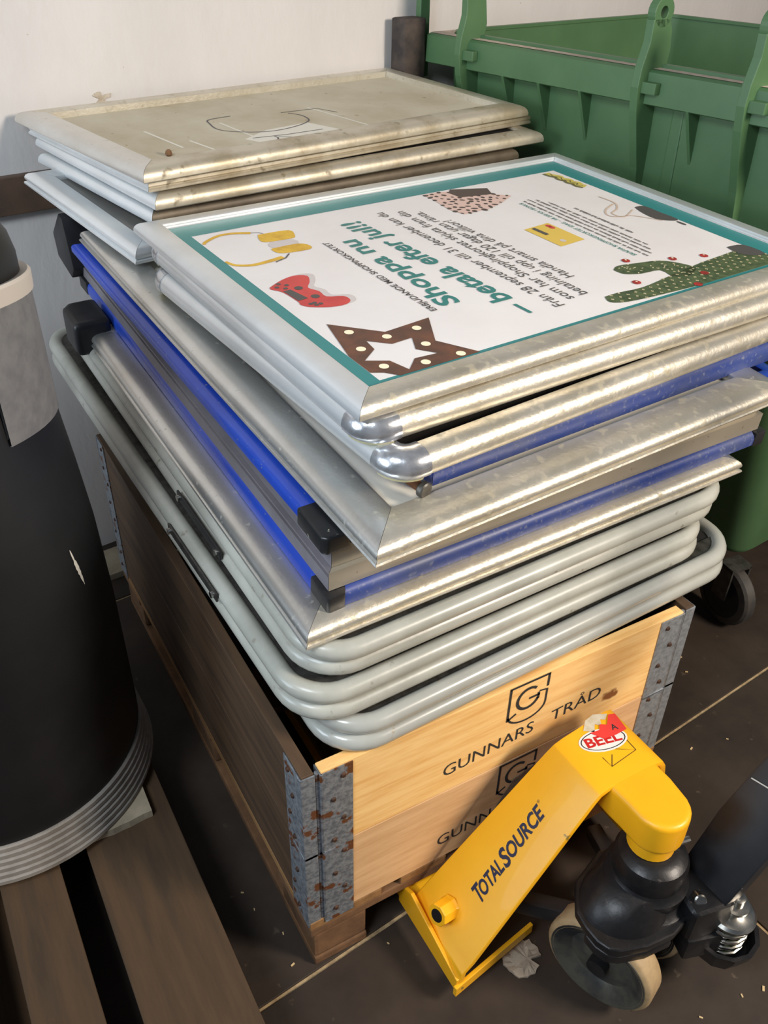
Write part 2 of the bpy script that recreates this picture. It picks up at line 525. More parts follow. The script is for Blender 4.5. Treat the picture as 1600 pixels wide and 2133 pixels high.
def hinge(parent, corner, sx, sy, z0, h, seed, m):
    """L-shaped plates on both boards at a corner; corner = crate corner, sx/sy point inwards"""
    rnd = random.Random(seed)
    x, y = corner
    # plate on the board that runs along x (front or back)
    def plate(name, boxes):
        mb = MB()
        for b in boxes:
            mb.box(min(b[0], b[1]), max(b[0], b[1]), min(b[2], b[3]), max(b[2], b[3]), b[4], b[5])
        return mb.build(name, m, parent, bevel=0.0015)
    g = 0.031
    zz0, zz1 = z0 - 0.012, z0 + h - 0.004
    pa = plate('hinge_plate', [(x + sx * g, x + sx * 0.086, y - sy * 0.0025, y, zz0, zz1), (x + sx * (g - 0.0025), x + sx * g, y - sy * 0.0025, y + sy * 0.022, zz0, zz1)])
    pb = plate('hinge_plate', [(x - sx * 0.0025, x, y + sy * 0.004, y + sy * 0.065, zz0, zz1), (x - sx * 0.0025, x + sx * 0.022, y + sy * 0.0015, y + sy * 0.004, zz0, zz1)])
    for k in range(4):
        z = z0 + 0.022 + k * 0.052 + rnd.uniform(-0.006, 0.006)
        px = x + sx * (0.05 + (0.018 if k % 2 else 0.0))
        MB().cyl((px, y - sy * 0.0020, z), (px, y - sy * 0.0055, z), 0.0052, 12, 0.0035).build('rivet', rivet_dark, pa, smooth=True)
        py = y + sy * (0.035 + (0.014 if k % 2 else 0.0))
        MB().cyl((x - sx * 0.002, py, z), (x - sx * 0.0055, py, z), 0.0052, 12, 0.0035).build('rivet', rivet_dark, pb, smooth=True)
    mb = MB()
    for k in range(7):
        a = zz0 + (zz1 - zz0) * k / 7
        mb.cyl((x + sx * 0.0265, y + sy * 0.006, a + 0.001), (x + sx * 0.0265, y + sy * 0.006, a + (zz1 - zz0) / 7 - 0.001), 0.0042, 10)
    mb.build('hinge_pin', m, parent, smooth=True)


def logo_print(parent, zb):
    """stencilled shield with a G and the words below, on the front board"""
    y = -0.0008
    P = lambda x, z: Vector((x, y, zb + z))
    lettering('stencil_lettering', 'GUNNARS', P(0.262, 0.044), P(0.454, 0.056), (0, 0, 1), 0.029, ink, parent, bold=-0.004)
    lettering('stencil_lettering', 'TRÅD', P(0.494, 0.0585), P(0.610, 0.066), (0, 0, 1), 0.029, ink, parent, bold=-0.004)
    mb = MB()

    def stroke(pts, w=0.0048):
        pts = [Vector(p) for p in pts]
        nrm = Vector((0, -1, 0))
        L, R = [], []
        for i, p in enumerate(pts):
            t = (pts[min(i + 1, len(pts) - 1)] - pts[max(i - 1, 0)]).normalized()
            s = t.cross(nrm)
            L.append(p + s * w / 2)
            R.append(p - s * w / 2)
        b = len(mb.v)
        mb.v += L + R
        n = len(pts)
        for i in range(n - 1):
            mb.f.append([b + i, b + i + 1, b + n + i + 1, b + n + i])
    x0, x1, zt, zb2 = 0.390, 0.472, 0.194, 0.116
    stroke([P(x0, zb2), P(x0, zt)])
    stroke([P(x0 - 0.0024, zt), P(x1 + 0.0024, zt)])
    stroke([P(x1, zt), P(x1, zt - 0.030)])
    stroke([P(x1, zt - 0.036), P(x1, zt - 0.060)], 0.004)
    arc = []
    for k in range(13):
        a = -math.pi * 0.97 * k / 12
        arc.append(P((x0 + x1) / 2 + 0.041 * math.cos(a), zb2 + 0.010 + 0.028 * math.sin(a)))
    stroke(arc, 0.0042)
    stroke([P(x1, zt - 0.060), P(x1, zb2 + 0.010)], 0.004)
    stroke([P(x0 - 0.002, zb2 - 0.001), P(0.408, zb2 + 0.010)], 0.0042)
    cxg, czg = 0.431, 0.154
    arc = []
    for k in range(19):
        a = math.radians(48 + 292 * k / 18)
        arc.append(P(cxg + 0.0235 * math.cos(a), czg + 0.0245 * math.sin(a)))
    stroke(arc, 0.0062)
    stroke([P(cxg + 0.002, czg - 0.002), P(cxg + 0.0255, czg - 0.002)], 0.005)
    stroke([P(cxg + 0.0225, czg + 0.004), P(cxg + 0.0225, czg - 0.012)], 0.005)
    stroke([P(cxg + 0.024, czg + 0.006), P(x1 - 0.002, zt - 0.037)], 0.0036)
    flat(mb, 'stencil_emblem', ink, parent)


ZC = 0.144
for lvl in range(2):
    z0 = ZC + lvl * 0.2
    up_ = lvl == 1
    c = thing('pallet_collar', (0.4, 0.6, z0), ('upper hinged pine pallet collar, the one with the fully visible shield emblem' if up_ else
              'lower hinged pine pallet collar, greyer, partly hidden behind the yellow pallet jack'), 'pallet collar', 'pallet collars of the crate')
    fm = wood_front if up_ else wood_front2
    fb = MB().box(0.031, BW - 0.031, 0.0, TH, z0 + 0.001, z0 + 0.199).build('front_board', fm, c, bevel=0.0015)
    MB().box(0.031, BW - 0.031, BL - TH, BL, z0 + 0.001, z0 + 0.199).build('back_board', fm, c, bevel=0.0015)
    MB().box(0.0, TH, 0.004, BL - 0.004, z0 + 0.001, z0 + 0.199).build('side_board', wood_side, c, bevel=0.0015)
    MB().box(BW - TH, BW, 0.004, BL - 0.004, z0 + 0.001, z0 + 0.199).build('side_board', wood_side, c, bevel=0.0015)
    hinge(c, (0, 0), 1, 1, z0, 0.2, 3 + lvl, galv)
    hinge(c, (BW, 0), -1, 1, z0, 0.2, 5 + lvl, galv_clean)
    hinge(c, (0, BL), 1, -1, z0, 0.2, 7 + lvl, galv)
    hinge(c, (BW, BL), -1, -1, z0, 0.2, 9 + lvl, galv_clean)
    logo_print(fb, z0)
fil = MB()
fil.prism([(0.385, -0.0020, 0.215), (0.455, -0.0020, 0.200), (0.475, -0.0020, 0.300), (0.425, -0.0020, 0.285)], (0, -0.0008, 0))
fil = fil.build('plastic_film', film, None, origin=(0.43, -0.002, 0.2))
tag(fil, 'creased clear plastic film stuck to the lower collar behind the jack', 'plastic film')

# ------------------------------------------------------------------ sign frames
FR = {
    'T1': ((0.0472, -0.0161, 0.546), (0.9735, 0.0330, 0.546), (0.0341, 1.2574, 0.56)),
    'T3': ((0.0094, 0.0116, 0.612), (0.9000, 0.0520, 0.612), (-0.0546, 1.3294, 0.7)),
    'T5': ((0.0314, 0.0245, 0.685), (0.9303, 0.0658, 0.685), (-0.0132, 1.273, 0.77)),
    'F1': ((0.0363, 0.0452, 0.755), (0.9497, 0.076, 0.76), (0.0033, 1.0787, 0.826)),
    'B1': ((0.0861, 0.0732, 0.785), (1.0228, 0.1044, 0.79), (0.0532, 1.2793, 0.868)),
    'G1': ((0.0920, 0.0831, 0.816), (1.0091, 0.1105, 0.821), (0.0569, 1.2973, 0.9)),
    'B2': ((0.0911, 0.0897, 0.888), (1.0815, 0.1263, 0.89), (0.0323, 1.2038, 0.974)),
    'F2': ((0.1174, -0.0064, 0.91), (0.9855, 0.0554, 0.915), (0.0466, 1.1775, 1.003)),
    'B3': ((0.2593, 0.0821, 0.943), (1.0632, 0.141, 0.945), (0.2008, 0.88, 0.973)),
    'C2': ((0.1784, 0.0479, 0.985), (1.0698, 0.1350, 0.992), (0.0944, 0.845, 1.015)),
    'C1': ((0.1558, 0.0935, 1.026), (1.0769, 0.1518, 1.032), (0.1075, 0.8835, 1.056)),
    'P': ((0.1524, 0.102, 1.066), (1.2364, 0.1923, 1.066), (0.0948, 0.8946, 1.096)),
    'R1': ((0.0978, 0.9267, 1.022), (1.0515, 1.0800, 1.022), (-0.0168, 1.3402, 1.092)),
    'R1b': ((0.1625, 1.0025, 1.07), (1.1409, 1.0773, 1.08), (0.0333, 1.4075, 1.115)),
    'R2': ((0.1625, 0.9648, 1.108), (1.2018, 1.0604, 1.118), (0.036, 1.4125, 1.15)),
    'R3': ((0.1544, 0.9695, 1.143), (1.2054, 1.1246, 1.15), (0.0269, 1.4186, 1.175)),
    'Rt': ((0.1396, 0.9411, 1.168), (1.1824, 1.1086, 1.172), (0.0044, 1.4235, 1.2)),
}


class Fr:
    def __init__(self, key, dz=0.0, grow=(0, 0, 0, 0)):
        O, A, B = [Vector(x) + Vector((0, 0, dz)) for x in FR[key]]
        self.O = O
        self.lu, self.lv = (A - O).length, (B - O).length
        self.U, self.V = (A - O).normalized(), (B - O).normalized()
        self.N = self.U.cross(self.V).normalized()

    def p(self, u, v, h):
        return self.O + self.U * u + self.V * v + self.N * h


SIDES = ((0, 'front'), (1, 'right'), (2, 'back'), (3, 'left'))


def side_pt(f, k, s, d, h):
    """s along the side (0..1 as metres from its start), d inwards, h up"""
    if k == 0:
        return f.p(s, d, h)
    if k == 1:
        return f.p(f.lu - d, s, h)
    if k == 2:
        return f.p(f.lu - s, f.lv - d, h)
    return f.p(d, f.lv - s, h)


def rails(f, parent, prof, mat_by_side, name='frame_rail', round_r=0.0, inset=0.0, hoff=0.0, smooth=True):
    out = []
    for k, _ in SIDES:
        L = f.lu if k in (0, 2) else f.lv
        pr = prof[k] if isinstance(prof, dict) else prof
        m = mat_by_side[k] if isinstance(mat_by_side, (tuple, list)) else mat_by_side
        n = 2 if round_r > 0 else 2
        rings = []
        for e in range(2):
            ring = []
            for (d, h) in pr:
                dd = d + inset
                if round_r > 0:
                    s = round_r + inset if e == 0 else L - round_r - inset
                else:
                    s = dd + 0.0004 if e == 0 else L - dd - 0.0004
                ring.append(side_pt(f, k, s, dd, h + hoff))
            rings.append(ring)
        out.append(MB().loft(rings).build(name, m, parent, smooth=smooth, angle=40))
    return out


def corner_caps(f, parent, prof, mat, R, which=(0, 1, 2, 3), grow=0.0012, skirt=None):
    cs = {0: (R, R, math.pi, 1.5 * math.pi), 1: (f.lu - R, R, 1.5 * math.pi, 2 * math.pi),
          2: (f.lu - R, f.lv - R, 0, 0.5 * math.pi), 3: (R, f.lv - R, 0.5 * math.pi, math.pi)}
    for k in which:
        cu, cv, a0, a1 = cs[k]
        hm = sum(h for d, h in prof) / len(prof)
        dm = sum(d for d, h in prof) / len(prof)
        rings = []
        steps = 8
        for i in range(-1, steps + 2):
            a = a0 + (a1 - a0) * min(max(i, 0), steps) / steps
            ext = -0.010 if i == -1 else (0.010 if i == steps + 1 else 0.0)
            ring = []
            for (d, h) in prof:
                q = Vector((d - dm, h - hm))
                q = q * (1 + grow / max(q.length, 0.004))
                r = R - (q.x + dm)
                cu_, cv_ = cu + r * math.cos(a) - ext * math.sin(a), cv + r * math.sin(a) + ext * math.cos(a)
                ring.append(f.p(cu_, cv_, q.y + hm))
            rings.append(ring)
        c = MB().loft(rings).build('corner_cap', mat, parent, smooth=True, angle=50)
        if skirt:
            rings = []
            for i in range(0, steps + 1):
                a = a0 + (a1 - a0) * i / steps
                rings.append([f.p(cu + r * math.cos(a), cv + r * math.sin(a), h) for r, h in ((R - 0.003, 0.0), (R - 0.006, -0.006), (R - 0.026, -0.006), (R - 0.026, 0.0))])
            MB().loft(rings).build('rubber_pad', skirt, c, smooth=True)


def panel(f, parent, inset, h0, h1, mat, name='panel'):
    mb = MB()
    mb.loft([[f.p(inset, inset, h0), f.p(f.lu - inset, inset, h0), f.p(f.lu - inset, f.lv - inset, h0), f.p(inset, f.lv - inset, h0)],
             [f.p(inset, inset, h1), f.p(f.lu - inset, inset, h1), f.p(f.lu - inset, f.lv - inset, h1), f.p(inset, f.lv - inset, h1)]])
    return mb.build(name, mat, parent)


PROF_F = [(0.0035, 0.0), (0.0008, 0.001), (0.0, 0.0035), (0.0012, 0.0062), (0.0042, 0.0072), (0.0070, 0.0078), (0.0070, 0.0100), (0.0040, 0.0105),
          (0.0022, 0.0130), (0.0024, 0.0170), (0.0048, 0.0215), (0.0095, 0.0252), (0.0160, 0.0275), (0.0235, 0.0285), (0.0520, 0.0285),
          (0.0560, 0.0275), (0.0575, 0.0230), (0.0575, 0.0120), (0.0575, 0.0)]
PROF_P = [(0.002, 0.0), (0.0, 0.002), (0.0, 0.0075), (0.0018, 0.0125), (0.0055, 0.0170), (0.0110, 0.0203), (0.0180, 0.0220), (0.0400, 0.0230),
          (0.0425, 0.0220), (0.0430, 0.0185), (0.0455, 0.0180), (0.0460, 0.0150), (0.0490, 0.0143), (0.0490, 0.004), (0.03, 0.0)]
PROF_C = [(0.004, 0.0), (0.0008, 0.004), (0.0, 0.0105), (0.0010, 0.0180), (0.0045, 0.0260), (0.0105, 0.0315), (0.0180, 0.0345), (0.0265, 0.0355),
          (0.0370, 0.0350), (0.0390, 0.0330), (0.0390, 0.0170), (0.0390, 0.0)]
PROF_R = [(0.003, 0.0), (0.0, 0.003), (0.0, 0.009), (0.002, 0.016), (0.006, 0.0215), (0.012, 0.0250), (0.020, 0.0265), (0.040, 0.0270),
          (0.043, 0.0255), (0.043, 0.009), (0.043, 0.0)]
PROF_R3 = [(0.002, 0.0), (0.0, 0.002), (0.0, 0.006), (0.003, 0.009), (0.001, 0.012), (0.002, 0.018), (0.007, 0.0215), (0.035, 0.022), (0.036, 0.0)]
PROF_B = [(0.002, 0.0), (0.0, 0.002), (0.0, 0.014), (0.003, 0.020), (0.009, 0.0235), (0.016, 0.0250), (0.034, 0.0255), (0.036, 0.024), (0.036, 0.0)]
PROF_BOX = [(0.0, 0.0), (0.0, 0.0345), (0.030, 0.0345), (0.030, 0.0)]
PROF_CH = [(0.0, 0.0), (0.0, 0.0250), (0.009, 0.0250), (0.009, 0.0300), (0.001, 0.0305), (0.001, 0.0345), (0.030, 0.0345), (0.030, 0.0)]


# --- tubular pavement signs: three folded A-boards, two tube loops each
def tube_loop(f, r, R, h, du=0.0, dv=0.0):
    pts = []
    a, b = r, f.lu - r
    c, d = r, f.lv - r
    for (cx, cy, a0) in ((b - R, c + R, -90), (b - R, d - R, 0), (a + R, d - R, 90), (a + R, c + R, 180)):
        for k in range(9):
            t = math.radians(a0 + 90 * k / 8)
            pts.append(f.p(cx + R * math.cos(t) + du, cy + R * math.sin(t) + dv, h))
    return pts


def tube_sign(key, label, m, R, pitch, shift, bar):
    f = Fr(key)
    r = 0.0162
    t = thing('tubular_sign', tuple(f.O), label, 'pavement sign', 'folded tubular pavement signs')
    for k in range(2):
        h = r + pitch * k
        du, dv = (0, 0) if k == 0 else shift
        loop = MB().tube(tube_loop(f, r, R, h, du, dv), r, 14, True, ref=f.N).build('tube_frame', m, t, smooth=True)
        mb = MB()
        ins = 0.034
        mb.loft([[f.p(u + du, v + dv, h + z) for (u, v) in ((ins, ins), (f.lu - ins, ins), (f.lu - ins, f.lv - ins), (ins, f.lv - ins))] for z in (-0.004, 0.004)])
        mb.build('panel', panel_dark, t)
        mb = MB()
        for (u0, u1, v0, v1) in ((0.030, f.lu - 0.030, 0.030, 0.060), (0.030, 0.060, 0.060, f.lv - 0.03)):
            mb.loft([[f.p(u0 + du, v0 + dv, h + z), f.p(u1 + du, v0 + dv, h + z), f.p(u1 + du, v1 + dv, h + z), f.p(u0 + du, v1 + dv, h + z)] for z in (0.004, 0.008)])
        mb.build('retaining_strip', iron_dull, t)
    if bar:
        (v0, v1, hh) = bar
        bb = MB()
        bb.obox(f.p(-0.003, (v0 + v1) / 2, hh), f.V, f.U, f.N, v1 - v0, 0.004, 0.018)
        b = bb.build('hinge_bar', iron_dull if key == 'T3' else plastic_black, t, bevel=0.001)
        for v in (v0 + 0.012, v1 - 0.012):
            MB().cyl(f.p(-0.003, v, hh), f.p(-0.010, v, hh), 0.006, 12).build('rivet', steel, b, smooth=True)
    return f, t


tube_sign('T1', 'glossy grey tubular sign at the bottom of the stack, resting on the wooden crate', tube_gloss, 0.075, 0.0325, (0.004, 0.004), None)
tube_sign('T3', 'middle of the three grey tubular signs, steel hinge bar on its left side', tube_paint, 0.072, 0.033, (0.0, 0.004), (0.29, 0.50, 0.050))
tube_sign('T5', 'uppermost grey tubular sign, directly below the lowest square-cornered silver frame', tube_paint, 0.070, 0.033, (0.002, -0.004), (0.31, 0.50, 0.030))

# --- silver snap frame on top of the tubes
f = Fr('F1')
t = thing('snap_frame', tuple(f.O), 'lowest square-cornered silver frame, lying on the tubular signs under the blue rail', 'sign frame', 'silver snap frames')
rails(f, t, PROF_F, (alu_dirty, alu, alu, alu))
panel(f, t, 0.055, 0.004, 0.012, panel_grey)
kb = MB()
kb.loft([[f.p(u, v, h) for (u, v) in ((-0.030, f.lv - 0.045), (0.05, f.lv - 0.045), (0.05, f.lv + 0.07), (-0.012, f.lv + 0.07), (-0.030, f.lv + 0.045))] for h in (-0.02, 0.058)])
kb.build('plastic_foot', plastic_black, t, smooth=True, bevel=0.016, seg=4)

# --- blue and zinc double-sided sign
f = Fr('B1')
t = thing('blue_framed_sign', tuple(f.O), 'thick double sign with blue rails, grey zinc channels and black corner pieces', 'sign frame')
rs = rails(f, t, [(d, h * 1.18) for d, h in PROF_B], (blue_dusty, blue_paint, blue_paint, blue_paint), 'blue_rail')
for (cu, cv) in ((0, 0), (f.lu, 0), (f.lu, f.lv), (0, f.lv)):
    su, sv = (1 if cu == 0 else -1), (1 if cv == 0 else -1)
    mb = MB()
    mb.loft([[f.p(cu + su * a - su * 0.0015, cv + sv * b - sv * 0.0015, h) for (a, b) in ((0.003, -0.001), (-0.001, 0.003), (0.0, 0.055), (0.036, 0.055), (0.036, 0.036), (0.050 if cu == 0 else 0.03, 0.036), (0.028, 0.0))] for h in (-0.001, 0.0290)])
    mb.build('corner_piece', plastic_black, t, smooth=True, bevel=0.004)
panel(f, t, 0.034, 0.006, 0.014, panel_dark)
g = Fr('G1')
rails(g, t, {0: PROF_BOX, 1: PROF_CH, 2: PROF_BOX, 3: PROF_CH}, (galv_flat, galv_flat, galv_flat, channel_grey), 'zinc_channel', smooth=False)
rails(g, t, {0: PROF_BOX, 1: PROF_CH, 2: PROF_BOX, 3: PROF_CH}, (galv_flat, galv_flat, galv_flat, channel_grey), 'zinc_channel', inset=0.009, hoff=0.0352, smooth=False)
panel(g, t, 0.029, 0.010, 0.060, panel_dark)
b2 = Fr('B2')
PROF_B2 = [(d, h * 0.85) for d, h in PROF_B]
rails(b2, t, PROF_B2, blue_paint, 'blue_rail')
cc = MB()
cc.loft([[b2.p(u, v, h) for (u, v) in ((-0.004, 0.075), (-0.006, 0.000), (0.000, -0.007), (0.038, -0.007), (0.038, 0.075))] for h in (-0.008, 0.0240)])
cc.build('corner_piece', plastic_chipped, t, smooth=True, bevel=0.007, seg=3)
ft = MB()
ft.prism([(0.030, 1.245, 1.035), (0.028, 1.262, 1.043), (0.020, 1.325, 0.985), (0.022, 1.325, 0.93), (0.032, 1.262, 0.895), (0.036, 1.245, 0.92)], (0.055, 0.0, 0))
ft.build('plastic_foot', plastic_black, t, smooth=True, bevel=0.004)

# --- large silver frame above it
f = Fr('F2')
t = thing('snap_frame', tuple(f.O), 'large silver frame in mid stack, front edge shaded by the round-cornered frames above it', 'sign frame', 'silver snap frames')
rails(f, t, [(d * 1.25, h) for d, h in PROF_F], (alu_dirty, alu, alu, alu))
panel(f, t, 0.070, 0.004, 0.013, tape_white)

# --- small blue frame and the rusty bolt
f = Fr('B3')
t = thing('blue_sign_frame', tuple(f.O), 'narrow blue frame wedged under the round-cornered silver frames', 'sign frame')
PROF_B3 = [(d, h * 1.5) for d, h in PROF_B]
rails(f, t, PROF_B3, (blue_dusty, blue_paint, blue_paint, blue_paint), 'blue_rail')
panel(f, t, 0.034, 0.006, 0.012, panel_dark)
bt = thing('rusty_bolt', (0.236, 0.075, 0.944), 'rusty bolt with a dull round head beside the end of the blue rail', 'bolt')
ax = Vector((0.25, -0.95, -0.1)).normalized()
bc = Vector((0.236, 0.075, 0.954))
MB().lathe(bc, ax, [(0.0105, 0.0), (0.0125, 0.002), (0.0125, 0.009), (0.0105, 0.011)], 20).build('head', iron_dull, bt, smooth=True)
MB().cyl(bc - ax * 0.05, bc, 0.0075, 14).build('shank', rust, bt, smooth=True)

# --- two frames with rounded metal corners
for key, lab in (('C2', 'lower round-cornered silver frame with a shiny corner cap sitting above the rusty bolt'),
                 ('C1', 'upper round-cornered silver frame with a shiny corner cap, right under the poster frame')):
    f = Fr(key)
    t = thing('rounded_frame', tuple(f.O), lab, 'sign frame', 'round-cornered silver frames')
    R = 0.05
    rails(f, t, PROF_C, (alu_dirty, alu, alu, alu_clean), round_r=R + 0.004)
    corner_caps(f, t, PROF_C, chrome, R, skirt=rubber_yellow)
    panel(f, t, 0.037, 0.008, 0.016, panel_dark)

# --- poster frame on top
f = Fr('P')
PF = f
t = thing('poster_frame', tuple(f.O), 'topmost silver snap frame with a Christmas shopping poster in it', 'poster frame', 'silver snap frames')
rails(f, t, PROF_P, (alu_dirty, alu_clean, alu_clean, alu_clean))
poster = panel(f, t, 0.047, 0.006, 0.014, paper, 'poster')


def pq(u, v, h=0.0145):
    return f.p(u, v, h)


def shape(name, pts, mat, h=0.0146, parent=None):
    mb = MB()
    mb.v = [pq(u, v, h) for u, v in pts]
    mb.f = [list(range(len(pts)))]
    return flat(mb, name, mat, parent or poster)


def shapes(name, polys, mat, h=0.0148):
    mb = MB()
    for pts in polys:
        b = len(mb.v)
        mb.v += [pq(u, v, h) for u, v in pts]
        mb.f.append([b + i for i in range(len(pts))])
    return flat(mb, name, mat, poster)


def each(name, polys, mat, h=0.0148):
    for q in polys:
        shapes(name, [q], mat, h)


def ell(u, v, a, b, n=14, rot=0.0):
    return [(u + a * math.cos(2 * math.pi * k / n) * math.cos(rot) - b * math.sin(2 * math.pi * k / n) * math.sin(rot),
             v + a * math.cos(2 * math.pi * k / n) * math.sin(rot) + b * math.sin(2 * math.pi * k / n) * math.cos(rot)) for k in range(n)]


def ribbon(pts, w0, w1=None):
    w1 = w0 if w1 is None else w1
    L, Rr = [], []
    n = len(pts)
    for i in range(n):
        a, b = pts[max(i - 1, 0)], pts[min(i + 1, n - 1)]
        dx, dy = b[0] - a[0], b[1] - a[1]
        l = math.hypot(dx, dy) or 1
        w = w0 + (w1 - w0) * i / (n - 1)
        L.append((pts[i][0] - dy / l * w / 2, pts[i][1] + dx / l * w / 2))
        Rr.append((pts[i][0] + dy / l * w / 2, pts[i][1] - dx / l * w / 2))
    return [[L[i], L[i + 1], Rr[i + 1], Rr[i]] for i in range(n - 1)]


def smooth_path(pts, k=6):
    out = []
    n = len(pts)
    for i in range(n - 1):
        p0, p1, p2, p3 = pts[max(i - 1, 0)], pts[i], pts[i + 1], pts[min(i + 2, n - 1)]
        for s in range(k):
            x = s / k
            out.append(tuple(0.5 * (2 * p1[c] + (p2[c] - p0[c]) * x + (2 * p0[c] - 5 * p1[c] + 4 * p2[c] - p3[c]) * x * x + (3 * p1[c] - p0[c] - 3 * p2[c] + p3[c]) * x ** 3) for c in range(2)))
    out.append(pts[-1])
    return out


U0, U1, V0, V1 = 0.050, f.lu - 0.050, 0.050, f.lv - 0.050
iu0, iu1, iv0, iv1 = 0.072, 0.985, 0.0610, 0.690
U1 = min(U1, 1.037)
shapes('poster_border', [[(U0, V0), (U1, V0), (U1, iv0), (U0, iv0)], [(U0, iv1), (U1, iv1), (U1, V1), (U0, V1)],
                         [(U0, iv0), (iu0, iv0), (iu0, iv1), (U0, iv1)], [(iu1, iv0), (U1, iv0), (U1, iv1), (iu1, iv1)]], p_teal, 0.0144)
UPV = -f.U


def line_text(name, body, a, b, height, mat, bold=0.0, shear=0.0):
    return lettering(name, body, pq(a[0], a[1], 0.0150), pq(b[0], b[1], 0.0150), UPV, height, mat, poster, bold, shear)


line_text('heading_small', 'ERBJUDANDE MED SHOPPINGKORTET', (0.2815, 0.206), (0.2800, 0.545), 0.0120, p_dark, 0.010)
line_text('heading', 'Shoppa nu', (0.335, 0.212), (0.333, 0.534), 0.041, p_teal2, 0.022)
line_text('heading', '– betala efter jul!!', (0.424, 0.122), (0.392, 0.614), 0.043, p_teal2, 0.022)
line_text('body_text', 'Från 28 september till 31 december kan du', (0.480, 0.118), (0.463, 0.634), 0.0215, p_text, 0.0)
line_text('body_text', 'som har Shoppingkortet skjuta fram din', (0.514, 0.130), (0.505, 0.622), 0.0215, p_text, 0.0)
line_text('body_text', 'betalning i upp till 120 dagar utan ränta.', (0.548, 0.133), (0.535, 0.602), 0.0215, p_text, 0.0)
line_text('body_text', 'Handla smart på dina villkor!', (0.580, 0.199), (0.560, 0.533), 0.0215, p_text, 0.0)
line_text('bonus_text', 'SKAFFA SHOPPINGKORTET IDAG – FÅ 200 KR I BONUS', (0.757, 0.215), (0.760, 0.545), 0.0095, p_teal2, 0.010)
# unreadable small print: word-length strokes
rnd = random.Random(4)
words = []
for (u, v0, v1, hgt) in ((0.7743, 0.202, 0.556, 0.0052), (0.7895, 0.208, 0.556, 0.0052), (0.8045, 0.224, 0.548, 0.0052), (0.8180, 0.243, 0.523, 0.0052), (0.8425, 0.304, 0.468, 0.0066)):
    v = v0
    while v < v1:
        w = rnd.uniform(0.010, 0.034)
        e = min(v + w, v1)
        x = v
        while x < e - 0.001:
            l = rnd.uniform(0.0016, 0.0030)
            a = hgt * rnd.choice((0.75, 1.0, 1.0, 1.25))
            words.append([(u - a, x), (u - a, min(x + l, e)), (u, min(x + l, e)), (u, x)])
            x += l + 0.0010
        v = e + 0.0035
shapes('small_print', words, p_text, 0.0148)['kind'] = 'stuff'
# yellow bank card
shapes('bank_card', [[(0.6558, 0.420), (0.7246, 0.4266), (0.7262, 0.3232), (0.6582, 0.317)]], p_card, 0.0147)
shapes('bank_card_logo', [[(0.671, 0.416), (0.681, 0.418), (0.683, 0.377), (0.673, 0.375)]], p_grey, 0.0150)
shapes('bank_card_dots', [ell(0.7136, 0.4030, 0.006, 0.008), ell(0.7136, 0.412, 0.006, 0.008)], p_red, 0.0150)
shapes('bank_card_chip', [ell(0.683, 0.338, 0.006, 0.007)], p_shadow, 0.0150)
# the wavy yellow wordmark, too small to read
wm = smooth_path([(0.968, 0.566), (0.962, 0.580), (0.968, 0.592), (0.960, 0.604), (0.966, 0.618), (0.958, 0.632), (0.964, 0.648), (0.956, 0.662), (0.955, 0.680)], 4)
shapes('wordmark_shadow', ribbon([(u - 0.004, v) for u, v in wm], 0.028, 0.022), p_logo_line, 0.0147)
shapes('wordmark', ribbon(wm, 0.020, 0.014), p_logo, 0.0149)
shapes('wordmark_line', ribbon(smooth_path([(0.966, 0.572), (0.956, 0.582), (0.966, 0.590), (0.955, 0.602), (0.964, 0.612), (0.953, 0.626), (0.962, 0.640), (0.952, 0.654), (0.958, 0.672)], 4), 0.0030), p_logo_line, 0.0151)
# star lamp
star_polys = []
sc = (0.1395, 0.1115)
Ro, Ri = 0.160, 0.066
pts_o = [(0.0992, 0.2493), (0.1632, 0.1823), (0.2522, 0.1903), (0.2132, 0.1202), (0.2520, 0.0575), (0.1860, 0.0575), (0.1516, 0.0575)]
inn = [(0.1215, 0.1709), (0.1500, 0.1437), (0.1878, 0.1459), (0.1707, 0.1122), (0.1920, 0.0859), (0.1527, 0.0895), (0.1266, 0.0660), (0.1169, 0.1016), (0.0856, 0.1197), (0.1175, 0.1427)]
out = [(0.0992, 0.2493), (0.1632, 0.1823), (0.2522, 0.1903), (0.2132, 0.1202), (0.2490, 0.0575), (0.1600, 0.0575), (0.1180, 0.0575), (0.0860, 0.0780), (0.0725, 0.1050), (0.0725, 0.1400)]
out = [(0.0992, 0.2493), (0.1632, 0.1823), (0.2522, 0.1903), (0.2132, 0.1202), (0.2500, 0.0575), (0.1700, 0.0575), (0.1050, 0.0575), (0.0900, 0.0760), (0.0725, 0.0860), (0.0725, 0.1420)]
out2 = out[:]
out2.insert(10, (0.1010, 0.1600))
# connect outer and inner outlines ring by ring
pairs = [(0, 0), (1, 1), (2, 2), (3, 3), (4, 4), (5, 5), (6, 6), (7, 7), (8, 8), (9, 9)]
for i in range(10):
    j = (i + 1) % 10
    star_polys.append([out[i], out[j], inn[j], inn[i]])
shapes('star_lamp', star_polys, p_brown, 0.0147)
each('star_lamp_bulb', [ell(u, v, 0.0075, 0.0075) for u, v in ((0.1145, 0.2082), (0.1566, 0.1674), (0.2134, 0.169), (0.1003, 0.1526), (0.194, 0.1185), (0.2208, 0.0675), (0.1597, 0.0718), (0.0999, 0.0914))], p_bulb, 0.0150)
